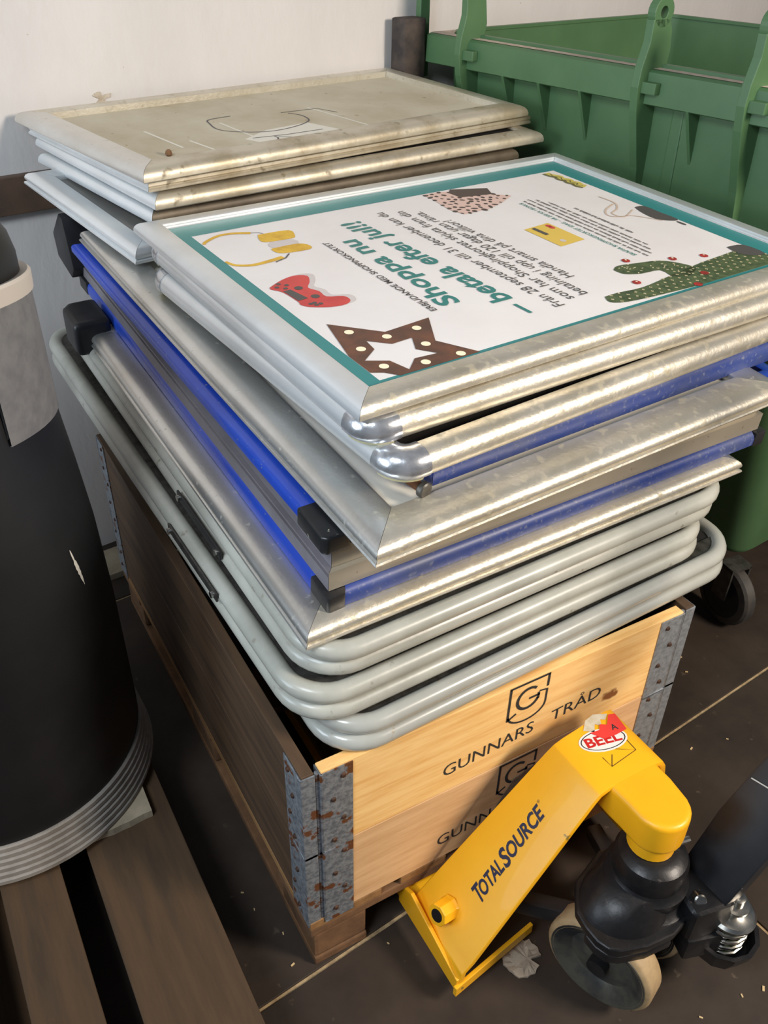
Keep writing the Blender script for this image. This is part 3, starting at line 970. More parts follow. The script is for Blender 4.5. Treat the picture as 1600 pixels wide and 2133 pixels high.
# game controller
pad = smooth_path([(0.0885, 0.4136), (0.1188, 0.4309), (0.1479, 0.4383), (0.168, 0.4272), (0.1582, 0.4022), (0.1441, 0.3827), (0.1531, 0.362), (0.1527, 0.3381), (0.1777, 0.3263), (0.18, 0.3078), (0.1656, 0.2967), (0.1383, 0.2994), (0.1082, 0.3163), (0.0994, 0.3317), (0.1019, 0.3408), (0.0985, 0.3858), (0.0869, 0.4055), (0.0885, 0.4136)], 3)[:-1]
shapes('controller_shadow', [[(u + 0.012, v + 0.002) for u, v in pad]], p_shadow, 0.01455)
shapes('controller', [pad], p_red, 0.0147)
shapes('controller_screen', [[(0.1004, 0.3892), (0.1145, 0.3902), (0.1229, 0.3462), (0.1038, 0.344)]], p_grey, 0.0150)
each('controller_button', [ell(0.1292, 0.3887, 0.0075, 0.0075), ell(0.1369, 0.3469, 0.0075, 0.0075)] +
       [ell(u, v, 0.0042, 0.0042, 10) for u, v in ((0.1076, 0.4188), (0.1175, 0.4087), (0.0989, 0.4078), (0.1095, 0.3974), (0.1230, 0.3256), (0.1300, 0.3180), (0.1157, 0.3247), (0.1216, 0.3170))], p_grey, 0.0150)
# headphones
shapes('headphone_shadow', [ell(0.205, 0.578, 0.03, 0.022)], p_shadow, 0.0146)
shapes('headphone_cups', [smooth_path([(0.1838, 0.6394), (0.246, 0.635), (0.2447, 0.6068), (0.2314, 0.5941), (0.1806, 0.5991), (0.1746, 0.6161), (0.1838, 0.6394)], 3)[:-1],
                          smooth_path([(0.1726, 0.5655), (0.2276, 0.5656), (0.243, 0.5463), (0.2319, 0.5308), (0.1816, 0.5368), (0.1709, 0.5531), (0.1726, 0.5655)], 3)[:-1]], p_yellow, 0.0148)
shapes('headphone_band', ribbon(smooth_path([(0.0756, 0.6419), (0.0855, 0.6529), (0.1173, 0.6692), (0.1462, 0.668), (0.1765, 0.6547)]), 0.006, 0.010) +
       ribbon(smooth_path([(0.0740, 0.5494), (0.0817, 0.5277), (0.1072, 0.5138), (0.1409, 0.5153), (0.1728, 0.5208)]), 0.006, 0.012), p_yellow, 0.0148)
shapes('headphone_wires', ribbon([(0.1765, 0.6547), (0.190, 0.650), (0.196, 0.640)], 0.0015) + ribbon([(0.150, 0.506), (0.175, 0.515), (0.190, 0.530)], 0.0025), p_grey, 0.0149)
# leopard skirt
sk = [(0.601, 0.686), (0.6406, 0.686), (0.690, 0.670), (0.7717, 0.5936), (0.72, 0.566), (0.675, 0.5499), (0.6061, 0.5464), (0.595, 0.585), (0.604, 0.6553)]
shapes('leopard_skirt', [sk], p_pink, 0.0147)
sp = []
rnd = random.Random(12)


def inside(pt, poly):
    c = False
    for i in range(len(poly)):
        (x1, y1), (x2, y2) = poly[i], poly[i - 1]
        if (y1 > pt[1]) != (y2 > pt[1]) and pt[0] < (x2 - x1) * (pt[1] - y1) / (y2 - y1) + x1:
            c = not c
    return c


got = []
for _ in range(4000):
    q = (rnd.uniform(0.59, 0.775), rnd.uniform(0.545, 0.69))
    if inside(q, sk) and all(math.hypot(q[0] - w[0], q[1] - w[1]) > 0.0140 for w in got):
        got.append(q)
        a = rnd.uniform(0.0042, 0.0066)
        sp.append(ell(q[0], q[1], a * rnd.uniform(0.8, 1.4), a * rnd.uniform(0.6, 1.0), 8, rnd.uniform(0, 3)))
shapes('leopard_spots', sp, p_leopard, 0.0149)['kind'] = 'stuff'
shapes('belt', [[(0.6757, 0.687), (0.735, 0.666), (0.7564, 0.6566), (0.7403, 0.6207), (0.690, 0.6300), (0.6638, 0.6344), (0.6596, 0.6694)]], p_leopard, 0.0151)
# handbag
shapes('handbag', [smooth_path([(0.9605, 0.4113), (0.9850, 0.4063), (0.9850, 0.36), (0.9850, 0.3146), (0.9674, 0.3142), (0.9446, 0.3393), (0.9491, 0.3832), (0.9605, 0.4113)], 3)[:-1], ell(0.973, 0.294, 0.004, 0.013)], p_grey, 0.0147)
shapes('handbag_strap', ribbon(smooth_path([(0.9414, 0.499), (0.942, 0.4522), (0.9187, 0.4228), (0.8867, 0.4058), (0.8941, 0.3789), (0.9449, 0.4023)]), 0.004, 0.003) +
       ribbon(smooth_path([(0.9354, 0.4487), (0.8926, 0.4296), (0.8709, 0.4042), (0.8804, 0.3861), (0.9169, 0.3734), (0.9491, 0.3239)]), 0.004, 0.003), p_strap, 0.0148)
# cactus
cA = smooth_path([(0.5615, 0.1080), (0.5536, 0.0880), (0.5817, 0.074), (0.6557, 0.0661), (0.7489, 0.0610), (0.8314, 0.0610), (0.985, 0.0610)], 3)
cA += smooth_path([(0.985, 0.150), (0.9577, 0.1400), (0.8304, 0.1290), (0.7206, 0.1134), (0.6495, 0.1040), (0.5938, 0.1090), (0.5615, 0.1080)], 3)[:-1]
cB = smooth_path([(0.6621, 0.1848), (0.6660, 0.1620), (0.6954, 0.148), (0.7380, 0.1423), (0.7370, 0.1100), (0.7683, 0.100), (0.8050, 0.1171), (0.7970, 0.1482), (0.7720, 0.1750), (0.7255, 0.1870), (0.6833, 0.195), (0.6621, 0.1848)], 3)[:-1]
shapes('cactus', [cA, cB], p_green, 0.0147)
sp = []
rows = []
for k in range(6):
    for q in range(22):
        u = 0.565 + q * 0.0195 + (k % 2) * 0.009
        v = 0.068 + k * 0.0125 + (q * 0.0008)
        if inside((u, v), cA):
            sp.append(ell(u, v, 0.0034, 0.0016, 6, rnd.uniform(-0.5, 0.5)))
            sp.append(ell(u, v, 0.0016, 0.0034, 6, rnd.uniform(-0.5, 0.5)))
for _ in range(80):
    q = (rnd.uniform(0.66, 0.81), rnd.uniform(0.10, 0.195))
    if inside(q, cB):
        sp.append(ell(q[0], q[1], 0.0030, 0.0014, 6, rnd.uniform(-1, 1)))
shapes('cactus_spines', sp, p_spine, 0.0150)['kind'] = 'stuff'
each('bauble', [ell(u, v, 0.0082, 0.0082) for u, v in ((0.7151, 0.2050), (0.8016, 0.1690), (0.8679, 0.1502), (0.6565, 0.1240), (0.8002, 0.0930), (0.7483, 0.0640))], p_ball, 0.0152)
shapes('bauble_glints', [ell(u + 0.002, v + 0.002, 0.002, 0.0025, 8) for u, v in ((0.7151, 0.2050), (0.8016, 0.1690), (0.8679, 0.1502), (0.6565, 0.1240))], p_bulb, 0.0154)
shapes('shoe', [smooth_path([(0.945, 0.158), (0.985, 0.150), (0.985, 0.10), (0.955, 0.105), (0.938, 0.125), (0.945, 0.158)], 3)[:-1]], p_grey, 0.0151)

# --- the rear stack
f = Fr('R1')
t = thing('snap_frame', tuple(f.O), 'thin silver frame jutting out at the left rear, lowest of the rear stack', 'sign frame', 'rear stack of silver frames')
rails(f, t, [(d * 0.85, h) for d, h in PROF_F], alu_clean)
panel(f, t, 0.047, 0.006, 0.018, panel_grey)
f = Fr('R1b')
t = thing('snap_frame', tuple(f.O), 'dark brown-edged frame in the rear stack, second from the bottom', 'sign frame', 'rear stack of silver frames')
rails(f, t, PROF_R, (brown_frame, brown_frame, alu_dirty, alu_clean))
panel(f, t, 0.041, 0.006, 0.020, panel_dark)
f = Fr('R2')
t = thing('snap_frame', tuple(f.O), 'rear stack frame with scuffed peeling front edge, sticking out furthest right', 'sign frame', 'rear stack of silver frames')
rails(f, t, PROF_R, (rail_scuffed, rail_scuffed, alu_dirty, alu_clean))
panel(f, t, 0.041, 0.006, 0.020, panel_dark)
f = Fr('R3')
t = thing('snap_frame', tuple(f.O), 'thin ridged silver frame, directly under the top frame of the rear stack', 'sign frame', 'rear stack of silver frames')
rails(f, t, PROF_R3, (rail_scuffed, alu_dirty, alu_dirty, alu_clean))
panel(f, t, 0.034, 0.004, 0.016, panel_dark)
f = Fr('Rt')
t = thing('snap_frame', tuple(f.O), 'top frame of the rear stack, dusty beige panel with pencil doodles', 'sign frame', 'rear stack of silver frames')
PROF_RT = [(d * 1.25, h) for d, h in PROF_R]
rails(f, t, PROF_RT, (rail_scuffed, alu_dirty, alu_dirty, alu))
pn = panel(f, t, 0.052, 0.004, 0.012, panel_beige)


def rshapes(name, polys, mat, h):
    mb = MB()
    for pts in polys:
        b = len(mb.v)
        mb.v += [f.p(u, v, h) for u, v in pts]
        mb.f.append([b + i for i in range(len(pts))])
    return flat(mb, name, mat, pn)


rshapes('pale_patch', [[(0.317, 0.127), (0.40, 0.165), (0.518, 0.1737), (0.5574, 0.058), (0.3418, 0.063)]], tape_white, 0.0122)
for ln in ([(0.3473, 0.261), (0.3451, 0.1245)], [(0.1715, 0.2762), (0.1731, 0.1341)], [(0.2132, 0.1726), (0.2212, 0.0593)], [(0.6042, 0.2807), (0.6278, 0.056)]):
    rshapes('glue_line', ribbon(ln, 0.006), tape_white, 0.0123)
rshapes('pencil_doodle', ribbon(smooth_path([(0.402, 0.2976), (0.3415, 0.292), (0.3247, 0.264), (0.3135, 0.216), (0.3417, 0.1785), (0.3972, 0.1525), (0.4644, 0.1563), (0.5288, 0.1821), (0.5463, 0.2259), (0.5312, 0.2585)]), 0.0036) +
        ribbon([(0.5194, 0.2696), (0.6183, 0.2631), (0.6374, 0.2125)], 0.0032) + ribbon([(0.336, 0.1253), (0.4185, 0.1143), (0.512, 0.1121)], 0.0032) +
        ribbon(smooth_path([(0.3275, 0.0796), (0.3591, 0.0828), (0.382, 0.0997), (0.3843, 0.1157)]), 0.0036) + ribbon([(0.344, 0.0662), (0.4252, 0.0586)], 0.0032) +
        ribbon([(0.389, 0.1088), (0.4307, 0.0813)], 0.0028), pencil, 0.0125)
cl = MB()
cl.lathe(f.p(0.118, 0.100, 0.0125), f.N, [(0.005, 0), (0.0075, 0.003), (0.006, 0.009), (0.003, 0.012)], 9)
cl = cl.build('dirt_clump', wood_block, None, origin=tuple(f.p(0.118, 0.100, 0.0125)))
tag(cl, 'tiny brown clump of dirt on the dusty top frame', 'dirt')

# ------------------------------------------------------------------ pallet jack
jk = thing('pallet_jack', (0.5, -0.2, 0), 'yellow and black hand pallet jack with its forks under the crate', 'pallet jack')
for (x0, x1) in ((0.200, 0.352), (0.535, 0.687)):
    mb = MB()
    mb.loft([[(x0, -0.02, 0.034), (x1, -0.02, 0.034), (x1, -0.02, 0.088), (x0, -0.02, 0.088)],
             [(x0, 0.80, 0.036), (x1, 0.80, 0.036), (x1, 0.80, 0.088), (x0, 0.80, 0.088)],
             [(x0 + 0.03, 0.98, 0.040), (x1 - 0.03, 0.98, 0.040), (x1 - 0.03, 0.98, 0.075), (x0 + 0.03, 0.98, 0.075)]])
    mb.build('fork', yellow, jk, bevel=0.004)
# arched body: two sloping plates meeting in the hood
outer = [(0.196, 0.036), (0.204, 0.085), (0.222, 0.103), (0.436, 0.412), (0.450, 0.428), (0.470, 0.434), (0.575, 0.434), (0.592, 0.428), (0.602, 0.412), (0.674, 0.103), (0.688, 0.085), (0.692, 0.036)]
inner = []
for i, (x, z) in enumerate(outer):
    a, b = outer[max(i - 1, 0)], outer[min(i + 1, len(outer) - 1)]
    dx, dz = b[0] - a[0], b[1] - a[1]
    l = math.hypot(dx, dz)
    inner.append((x + dz / l * 0.012, z - dx / l * 0.012))
mb = MB()
rings = []
yb = [-0.016, -0.016, -0.016, -0.058, -0.060, -0.060, -0.048, -0.046, -0.046, -0.016, -0.016, -0.016]
rings.append([Vector((x, -0.181, z)) for x, z in outer] + [Vector((x, -0.181, z)) for x, z in reversed(inner)])
rings.append([Vector((x, y, z)) for (x, z), y in zip(outer, yb)] + [Vector((x, y, z)) for (x, z), y in zip(reversed(inner), reversed(yb))])
mb.loft(rings)
body = mb.build('body_plate', yellow, jk, smooth=True, bevel=0.003, angle=30)
# nose over the pump
nose = []
for (x, y) in ((0.474, -0.11), (0.474, -0.185), (0.476, -0.215)):
    nose.append((x, y))
for k in range(13):
    a = math.pi + math.pi * k / 12
    nose.append((0.524 + 0.048 * math.cos(a), -0.246 + 0.048 * math.sin(a)))
nose += [(0.576, -0.215), (0.576, -0.185), (0.573, -0.11)]
mb = MB()
mb.loft([[Vector((x, y, 0.362 + max(0, (-0.19 - y)) * 0.0)) for x, y in nose], [Vector((x, y, 0.4337)) for x, y in nose]])
mb.build('nose', yellow, jk, smooth=True, bevel=0.011, seg=4, angle=50)
MB().lathe((0.524, -0.246, 0.330), (0, 0, 1), [(0.037, 0.0), (0.040, 0.004), (0.040, 0.040)], 28).build('nose_collar', yellow, jk, smooth=True)
# heel plates, toe strap
mb = MB()
mb.prism([(0.196, -0.180, 0.034), (0.196, -0.180, 0.070), (0.196, -0.02, 0.112), (0.196, 0.02, 0.090), (0.196, 0.02, 0.034)], (0.008, 0, 0))
mb.build('heel_plate', yellow, jk, bevel=0.002)
MB().obox((0.288, -0.168, 0.043), (0.195, 0.030, 0), (-0.030, 0.195, 0), (0, 0, 1), 0.195, 0.008, 0.026).build('toe_strap', yellow, jk, bevel=0.0015)
MB().box(0.530, 0.692, -0.150, -0.142, 0.030, 0.056).build('toe_strap', yellow, jk, bevel=0.0015)
# lettering on the sloping plate
sl = Vector((0.436 - 0.222, 0, 0.412 - 0.103)).normalized()
pn_ = Vector((-sl.z, 0, sl.x))
base = Vector((0.222, 0, 0.103)) + pn_ * 0.0006


def on_plate(s, y, h=0.0):
    return base + sl * s + Vector((0, y, 0)) + pn_ * h


lettering('brand_lettering', 'T', on_plate(0.090, -0.128), on_plate(0.109, -0.128), (0, 1, 0), 0.031, navy, body, 0.03, 0.18)
lettering('brand_lettering', 'OTAL', on_plate(0.104, -0.126), on_plate(0.172, -0.126), (0, 1, 0), 0.025, navy, body, 0.03, 0.18)
lettering('brand_lettering', 'S', on_plate(0.174, -0.128), on_plate(0.195, -0.128), (0, 1, 0), 0.031, navy, body, 0.03, 0.18)
lettering('brand_lettering', 'OURCE', on_plate(0.194, -0.126), on_plate(0.300, -0.126), (0, 1, 0), 0.025, navy, body, 0.03, 0.18)
lettering('brand_mark', '®', on_plate(0.302, -0.104), on_plate(0.308, -0.104), (0, 1, 0), 0.005, navy, body)
# bushing
bc = on_plate(0.030, -0.084, -0.004)
bax = (pn_ * 0.55 + Vector((-0.75, -0.25, 0.1))).normalized()
bs_ = MB().lathe(bc, bax, [(0.024, 0.0), (0.022, 0.006), (0.0215, 0.036), (0.020, 0.038), (0.012, 0.038), (0.0115, 0.022)], 8).build('bushing', yellow, jk, bevel=0.001)
MB().cyl(bc + bax * 0.036, bc + bax * 0.0385, 0.0125, 18).build('bushing_bore', cast_black, bs_, smooth=True)
# stickers on the hood
H = 0.4346
ov = []
oc, oa = Vector((0.5275, -0.0985, H)), Vector((0.0893, -0.0191, 0)).normalized()
obv = Vector((-oa.y, oa.x, 0))
mb = MB()
mb.prism([oc + oa * 0.046 * math.cos(2 * math.pi * k / 28) + obv * 0.024 * math.sin(2 * math.pi * k / 28) for k in range(28)], (0, 0, 0.0004))
st = mb.build('oval_sticker', white_sticker, jk)
mb = MB()
rg = []
for rr in ((0.0425, 0.0208), (0.0405, 0.0192)):
    rg.append([oc + Vector((0, 0, 0.0006)) + oa * rr[0] * math.cos(2 * math.pi * k / 28) + obv * rr[1] * math.sin(2 * math.pi * k / 28) for k in range(28)])
mb.loft(rg, True, False, False)
flat(mb, 'oval_line', p_teal2 if False else ink, st)
lettering('sticker_lettering', 'BEEL', oc + oa * -0.034 - obv * 0.009 + Vector((0, 0, 0.0007)), oc + oa * 0.034 - obv * 0.009 + Vector((0, 0, 0.0007)), tuple(obv), 0.019, red_print, st, 0.03)
mb = MB()
mb.prism([(0.5165, -0.0760, H + 0.001), (0.530, -0.0980, H + 0.001), (0.5560, -0.1010, H + 0.001), (0.5800, -0.1000, H + 0.001), (0.5860, -0.0630, H + 0.001), (0.5740, -0.0590, H + 0.001), (0.5560, -0.0760, H + 0.001), (0.5450, -0.0690, H + 0.001), (0.5360, -0.0790, H + 0.001)], (0, 0, 0.0004))
rs_ = mb.build('red_label', red_sticker, jk)
lettering('label_letter', 'A', (0.5560, -0.0900, H + 0.0016), (0.5680, -0.0930, H + 0.0016), tuple(obv), 0.012, ink, rs_, 0.02)
mb = MB()
mb.prism([(0.5105, -0.0660, H), (0.528, -0.0500, H), (0.5500, -0.0450, H), (0.5740, -0.0560, H), (0.5620, -0.0650, H), (0.5540, -0.0600, H), (0.5470, -0.0720, H), (0.5380, -0.0640, H), (0.5260, -0.0780, H)], (0, 0, 0.0004))
mb.build('tape_residue', tape_residue, jk)
mb = MB()
sc_ = [[(0.5013, -0.1268), (0.5027, -0.1494), (0.5634, -0.1423), (0.5305, -0.1218)], [(0.5027, -0.1494), (0.520, -0.130)], [(0.5634, -0.1423), (0.5648, -0.1046)]]
for ln in sc_:
    for q in ribbon(ln, 0.0013):
        b = len(mb.v)
        mb.v += [Vector((x, y, H)) for x, y in q]
        mb.f.append([b, b + 1, b + 2, b + 3])
flat(mb, 'pen_scribble', pen, jk)
# pump casting
PC = Vector((0.524, -0.256, 0))
MB().lathe(PC, (0, 0, 1), [(0.030, 0.200), (0.082, 0.202), (0.082, 0.226), (0.074, 0.232), (0.070, 0.238), (0.072, 0.262), (0.066, 0.268), (0.062, 0.276), (0.063, 0.308), (0.058, 0.320), (0.048, 0.328), (0.034, 0.332)], 36).build('pump_casting', cast_black, jk, smooth=True, angle=28)
mb = MB()
bp_ = [(0.424, -0.195), (0.388, -0.240), (0.384, -0.270), (0.385, -0.297), (0.392, -0.318), (0.409, -0.331), (0.454, -0.346), (0.507, -0.352), (0.544, -0.344), (0.600, -0.312), (0.612, -0.252), (0.575, -0.190), (0.500, -0.168)]
mb.prism([(x, y, 0.203) for x, y in bp_], (0, 0, 0.020))
mb.prism([(x, y, 0.180) for x, y in bp_[2:8]] + [(0.500, -0.340, 0.180), (0.454, -0.334, 0.180), (0.414, -0.320, 0.180), (0.398, -0.295, 0.180), (0.396, -0.270, 0.180)], (0, 0, 0.024))
mb.build('base_casting', cast_black, jk, smooth=True, bevel=0.006, seg=3)
mb = MB()
mb.loft([[Vector((cx_ + rx_ * math.cos(2 * math.pi * k / 24), cy_ + ry_ * math.sin(2 * math.pi * k / 24), z_)) for k in range(24)]
         for (cx_, cy_, rx_, ry_, z_) in ((0.482, -0.262, 0.090, 0.076, 0.216), (0.482, -0.262, 0.086, 0.072, 0.226), (0.488, -0.260, 0.076, 0.064, 0.246), (0.500, -0.256, 0.062, 0.056, 0.270))])
mb.build('casting_shoulder', cast_black, jk, smooth=True, angle=50)
mb = MB()
mb.obox((0.590, -0.318, 0.215), (0.93, -0.2, 0), (0.2, 0.93, 0), (0, 0, 1), 0.085, 0.100, 0.085)
mb.build('pivot_block', cast_black, jk, smooth=True, bevel=0.014, seg=3)
for (pa, rr) in (((0.567, -0.338, 0.257), 0.011), ((0.612, -0.345, 0.254), 0.009)):
    a_ = Vector((-0.36, -0.75, 0.55)).normalized()
    MB().lathe(Vector(pa) - a_ * 0.01, a_, [(rr, 0.0), (rr, 0.016), (rr * 0.8, 0.018)], 18).build('pivot_bolt', steel, jk, smooth=True)
MB().cyl((0.556, -0.270, 0.335), (0.582, -0.277, 0.337), 0.006, 10).build('grease_nipple', steel, jk, smooth=True)
# spring cup, spring, piston
SC = Vector((0.637, -0.364, 0))
MB().lathe(SC, (0, 0, 1), [(0.030, 0.085), (0.044, 0.090), (0.058, 0.130), (0.061, 0.146), (0.053, 0.146), (0.048, 0.105), (0.02, 0.108)], 12).build('spring_cup', cast_black, jk, smooth=True, angle=25)
mb = MB()
mb.obox((0.590, -0.345, 0.145), (0.95, -0.3, 0), (0.3, 0.95, 0), (0, 0, 1), 0.08, 0.06, 0.06)
mb.build('cup_bracket', cast_black, jk, smooth=True, bevel=0.010)
hel = [SC + Vector((0.034 * math.cos(t * 0.5), 0.034 * math.sin(t * 0.5), 0.112 + 0.0028 * t * 0.5)) for t in range(0, 56)]
MB().tube(hel, 0.0042, 8).build('spring', steel, jk, smooth=True)
MB().lathe(SC, (0, 0, 1), [(0.010, 0.192), (0.041, 0.193), (0.042, 0.199), (0.037, 0.204), (0.024, 0.206), (0.015, 0.211), (0.015, 0.219), (0.024, 0.221), (0.024, 0.227), (0.013, 0.229), (0.013, 0.246), (0.008, 0.248)], 26).build('piston', steel, jk, smooth=True, angle=30)
# handle arm
mb = MB()
ha = Vector((0.604, -0.320, 0.235))
hb = Vector((0.934, -0.345, 0.95))
hd = (hb - ha).normalized()
hw = Vector((0.05, -1.0, 0.0)).normalized()
hw = (hw - hd * hw.dot(hd)).normalized()
hn = hd.cross(hw).normalized()
rings = []
for (t_, w_, d_) in ((0.0, 0.088, 0.030), (0.03, 0.098, 0.036), (0.14, 0.104, 0.036), (0.26, 0.090, 0.032), (0.30, 0.070, 0.034), (0.73, 0.052, 0.040)):
    c_ = ha + hd * t_
    rings.append([c_ + hw * w_ / 2 + hn * d_ / 2, c_ - hw * w_ / 2 + hn * d_ / 2, c_ - hw * w_ / 2 - hn * d_ / 2, c_ + hw * w_ / 2 - hn * d_ / 2])
mb.loft(rings)
hnd = mb.build('handle_arm', black_paint, jk, smooth=True, bevel=0.004)
MB().obox(ha + hd * 0.235 - hn * 0.0185 * (1 if hn.x > 0 else -1), hw + hd * 0.25, hd, hn, 0.085, 0.0022, 0.0012).build('pale_stripe', tape_white, hnd)  # thin pale line across the arm
MB().tube([ha + hd * 0.73, ha + hd * 0.95], 0.02, 14).build('handle_tube', black_paint, jk, smooth=True)
for s in (1, -1):
    MB().tube([ha + hd * 0.94, ha + hd * 0.98 + hw * s * 0.07, ha + hd * 1.06 + hw * s * 0.10, ha + hd * 1.14 + hw * s * 0.06, ha + hd * 1.15], 0.014, 12).build('handle_grip', black_paint, jk, smooth=True)
# steering wheels
wa = Vector((0.93, 0.36, 0)).normalized()
wc = Vector((0.438, -0.282, 0.1))
for k in range(2):
    c_ = wc + wa * 0.120 * k
    MB().lathe(c_ - wa * 0.026, wa, [(0.086, 0.000), (0.0965, 0.003), (0.100, 0.008), (0.100, 0.044), (0.0965, 0.049), (0.086, 0.052)], 44, cap=False).build('wheel_tread', tread, jk, smooth=True, angle=40)
    MB().lathe(c_ - wa * 0.027, wa, [(0.010, 0.016), (0.030, 0.015), (0.058, 0.019), (0.076, 0.004), (0.090, 0.000), (0.090, 0.054), (0.076, 0.050), (0.058, 0.035), (0.030, 0.039), (0.010, 0.038)], 44).build('wheel_hub', hub_grey, jk, smooth=True, angle=30)
    MB().cyl(c_ - wa * 0.030, c_ + wa * 0.030, 0.018, 18).build('axle_cap', cast_black, jk, smooth=True)
MB().cyl(wc, wc + wa * 0.12, 0.012, 12).build('axle', cast_black, jk, smooth=True)
mb = MB()
mb.obox(wc + wa * 0.06 + Vector((0, 0, 0.03)), wa, Vector((-0.36, 0.93, 0)), (0, 0, 1), 0.05, 0.05, 0.11)
mb.build('axle_carrier', cast_black, jk, bevel=0.006)
# link bars from pump to forks
MB().obox((0.392, -0.168, 0.126), (0.55, -0.62, 0.10), (0.75, 0.65, 0), (0, 0.2, 1), 0.190, 0.030, 0.032).build('lift_link', plastic_black, jk, smooth=True, bevel=0.006)
MB().obox((0.570, -0.155, 0.110), (0.25, 0.90, -0.10), (0.9, -0.25, 0), (0, 0.1, 1), 0.170, 0.030, 0.032).build('lift_link', plastic_black, jk, smooth=True, bevel=0.006)
wr = MB()
for k in range(5):
    x = 0.470 - 0.006 * k
    wr.tube([(x - 0.012, -0.292 - 0.003 * k, 0.171), (x - 0.004, -0.298, 0.182 + 0.003 * (k % 2)), (x + 0.010, -0.300 + 0.004 * (k % 2), 0.174), (x + 0.018, -0.294, 0.184), (x + 0.026, -0.298, 0.172)], 0.0048, 6)
wr = wr.build('candy_wrapper', pink, None, smooth=True, origin=(0.465, -0.295, 0.171))
tag(wr, 'crumpled pink and white wrapper lying on the black jack casting', 'wrapper')

# ------------------------------------------------------------------ green wheeled bin
bA = Vector((1.122, 1.545, 0))
bs = Vector((0.205, -0.979, 0)).normalized()
btv = Vector((0.985, 0.10, 0)).normalized()
BLEN, BDEP, BRIM = 1.30, 1.00, 1.32
ZD = -0.02
gb = thing('green_bin', tuple(bA + bs * 0.58 + btv * 0.5), 'large green four-wheeled waste bin with open top behind the frames', 'waste bin')


def bpnt(s, t_, z):
    return bA + bs * s + btv * t_ + Vector((0, 0, z + (ZD if z > 0.5 else 0.0)))


def rring(ins, z, rad, n=6):
    out = []
    a0, a1, c0, c1 = ins, BLEN - ins, ins, BDEP - ins
    for (cs, ct, st_) in ((a1 - rad, c0 + rad, -90), (a1 - rad, c1 - rad, 0), (a0 + rad, c1 - rad, 90), (a0 + rad, c0 + rad, 180)):
        for k in range(n + 1):
            a = math.radians(st_ + 90 * k / n)
            out.append(bpnt(cs + rad * math.cos(a), ct + rad * math.sin(a), z))
    return out


mb = MB()
rings = [rring(0.066, 0.19, 0.05), rring(0.052, 0.21, 0.06), rring(0.052, 0.70, 0.07), rring(0.049, 1.18, 0.07), rring(0.045, 1.30, 0.07), rring(0.045, 1.335, 0.07),
         rring(0.058, 1.335, 0.065), rring(0.060, 1.28, 0.065), rring(0.070, 0.70, 0.06), rring(0.075, 0.26, 0.05)]
mb.loft(rings)
mb.build('bin_body', green, gb, smooth=True, angle=40)
mb = MB()
mb.loft([rring(0.046, 1.335, 0.07), rring(0.012, 1.335, 0.03), rring(0.006, 1.330, 0.03), rring(0.004, 1.265, 0.03), rring(0.010, 1.262, 0.03), rring(0.014, 1.325, 0.03), rring(0.046, 1.325, 0.07)], True, False, False)
mb.build('bin_rim', green, gb, smooth=True, angle=40)
mb = MB()
mb.loft([rring(0.044, 1.3362, 0.07), rring(0.016, 1.3362, 0.03)], True, False, False)
mb.build('rim_dust', dust, gb)
mb = MB()
mb.loft([rring(0.062, 1.335, 0.065), rring(0.046, 1.335, 0.07), rring(0.046, 1.343, 0.07), rring(0.062, 1.343, 0.065), rring(0.062, 1.335, 0.065)], True, False, False)
mb.build('rim_lip', green, gb, smooth=True, angle=40)
for i, s in enumerate((0.172, 0.735, 1.000)):
    top = 1.50 if i == 0 else 1.447
    prof = [(0.055, 0.90), (0.020, 1.12), (-0.016, 1.25), (-0.024, 1.30), (-0.020, 1.34), (-0.006, 1.39), (-0.006, top - 0.014)]
    prof += [(0.000, top - 0.012), (0.048, top - 0.012)]
    prof += [(0.060, 1.41), (0.066, 1.37), (0.060, 1.335), (0.056, 1.28), (0.075, 0.90)]
    w = 0.020
    mb = MB()
    mb.prism([bpnt(s - w / 2, t_, z) for t_, z in prof], bs * w)
    cH = bpnt(s - w / 2, 0.024, top)
    rg_ = [[cH + (btv * math.cos(2 * math.pi * k / 24) + Vector((0, 0, math.sin(2 * math.pi * k / 24)))) * r_ + bs * h_ for k in range(24)] for r_, h_ in ((0.012, 0), (0.031, 0), (0.031, w), (0.012, w), (0.012, 0))]
    mb.loft(rg_, True, False, False)
    lug = mb.build('hinge_lug', green, gb, bevel=0.0015)
    MB().obox(bpnt(s + 0.028, -0.004, 1.300), bs, btv, (0, 0, 1), 0.038, 0.018, 0.024).build('lug_stop', green, lug, bevel=0.002)
for s in (0.31, 0.43, 0.56, 0.86, 1.12):
    mb = MB()
    mb.prism([bpnt(s - 0.004, t_, z) for t_, z in ((0.004, 1.265), (0.064, 1.265), (0.075, 1.08))], bs * 0.008)
    mb.build('rim_gusset', green, gb, bevel=0.001)
mb = MB()
mb.prism([bpnt(0.79, 0.052, 0.55), bpnt(0.83, 0.052, 0.55), bpnt(0.825, 0.045, 1.26), bpnt(0.795, 0.045, 1.26)], btv * 0.04)
mb.build('wall_rib', green, gb, bevel=0.004)
mb = MB()
mb.prism([bpnt(-0.03, 0.010, 1.22), bpnt(-0.03, 0.045, 1.22), bpnt(-0.03, 0.040, 1.62), bpnt(-0.03, 0.012, 1.62)], bs * 0.02)
mb.build('hinge_post', green, gb, bevel=0.003)
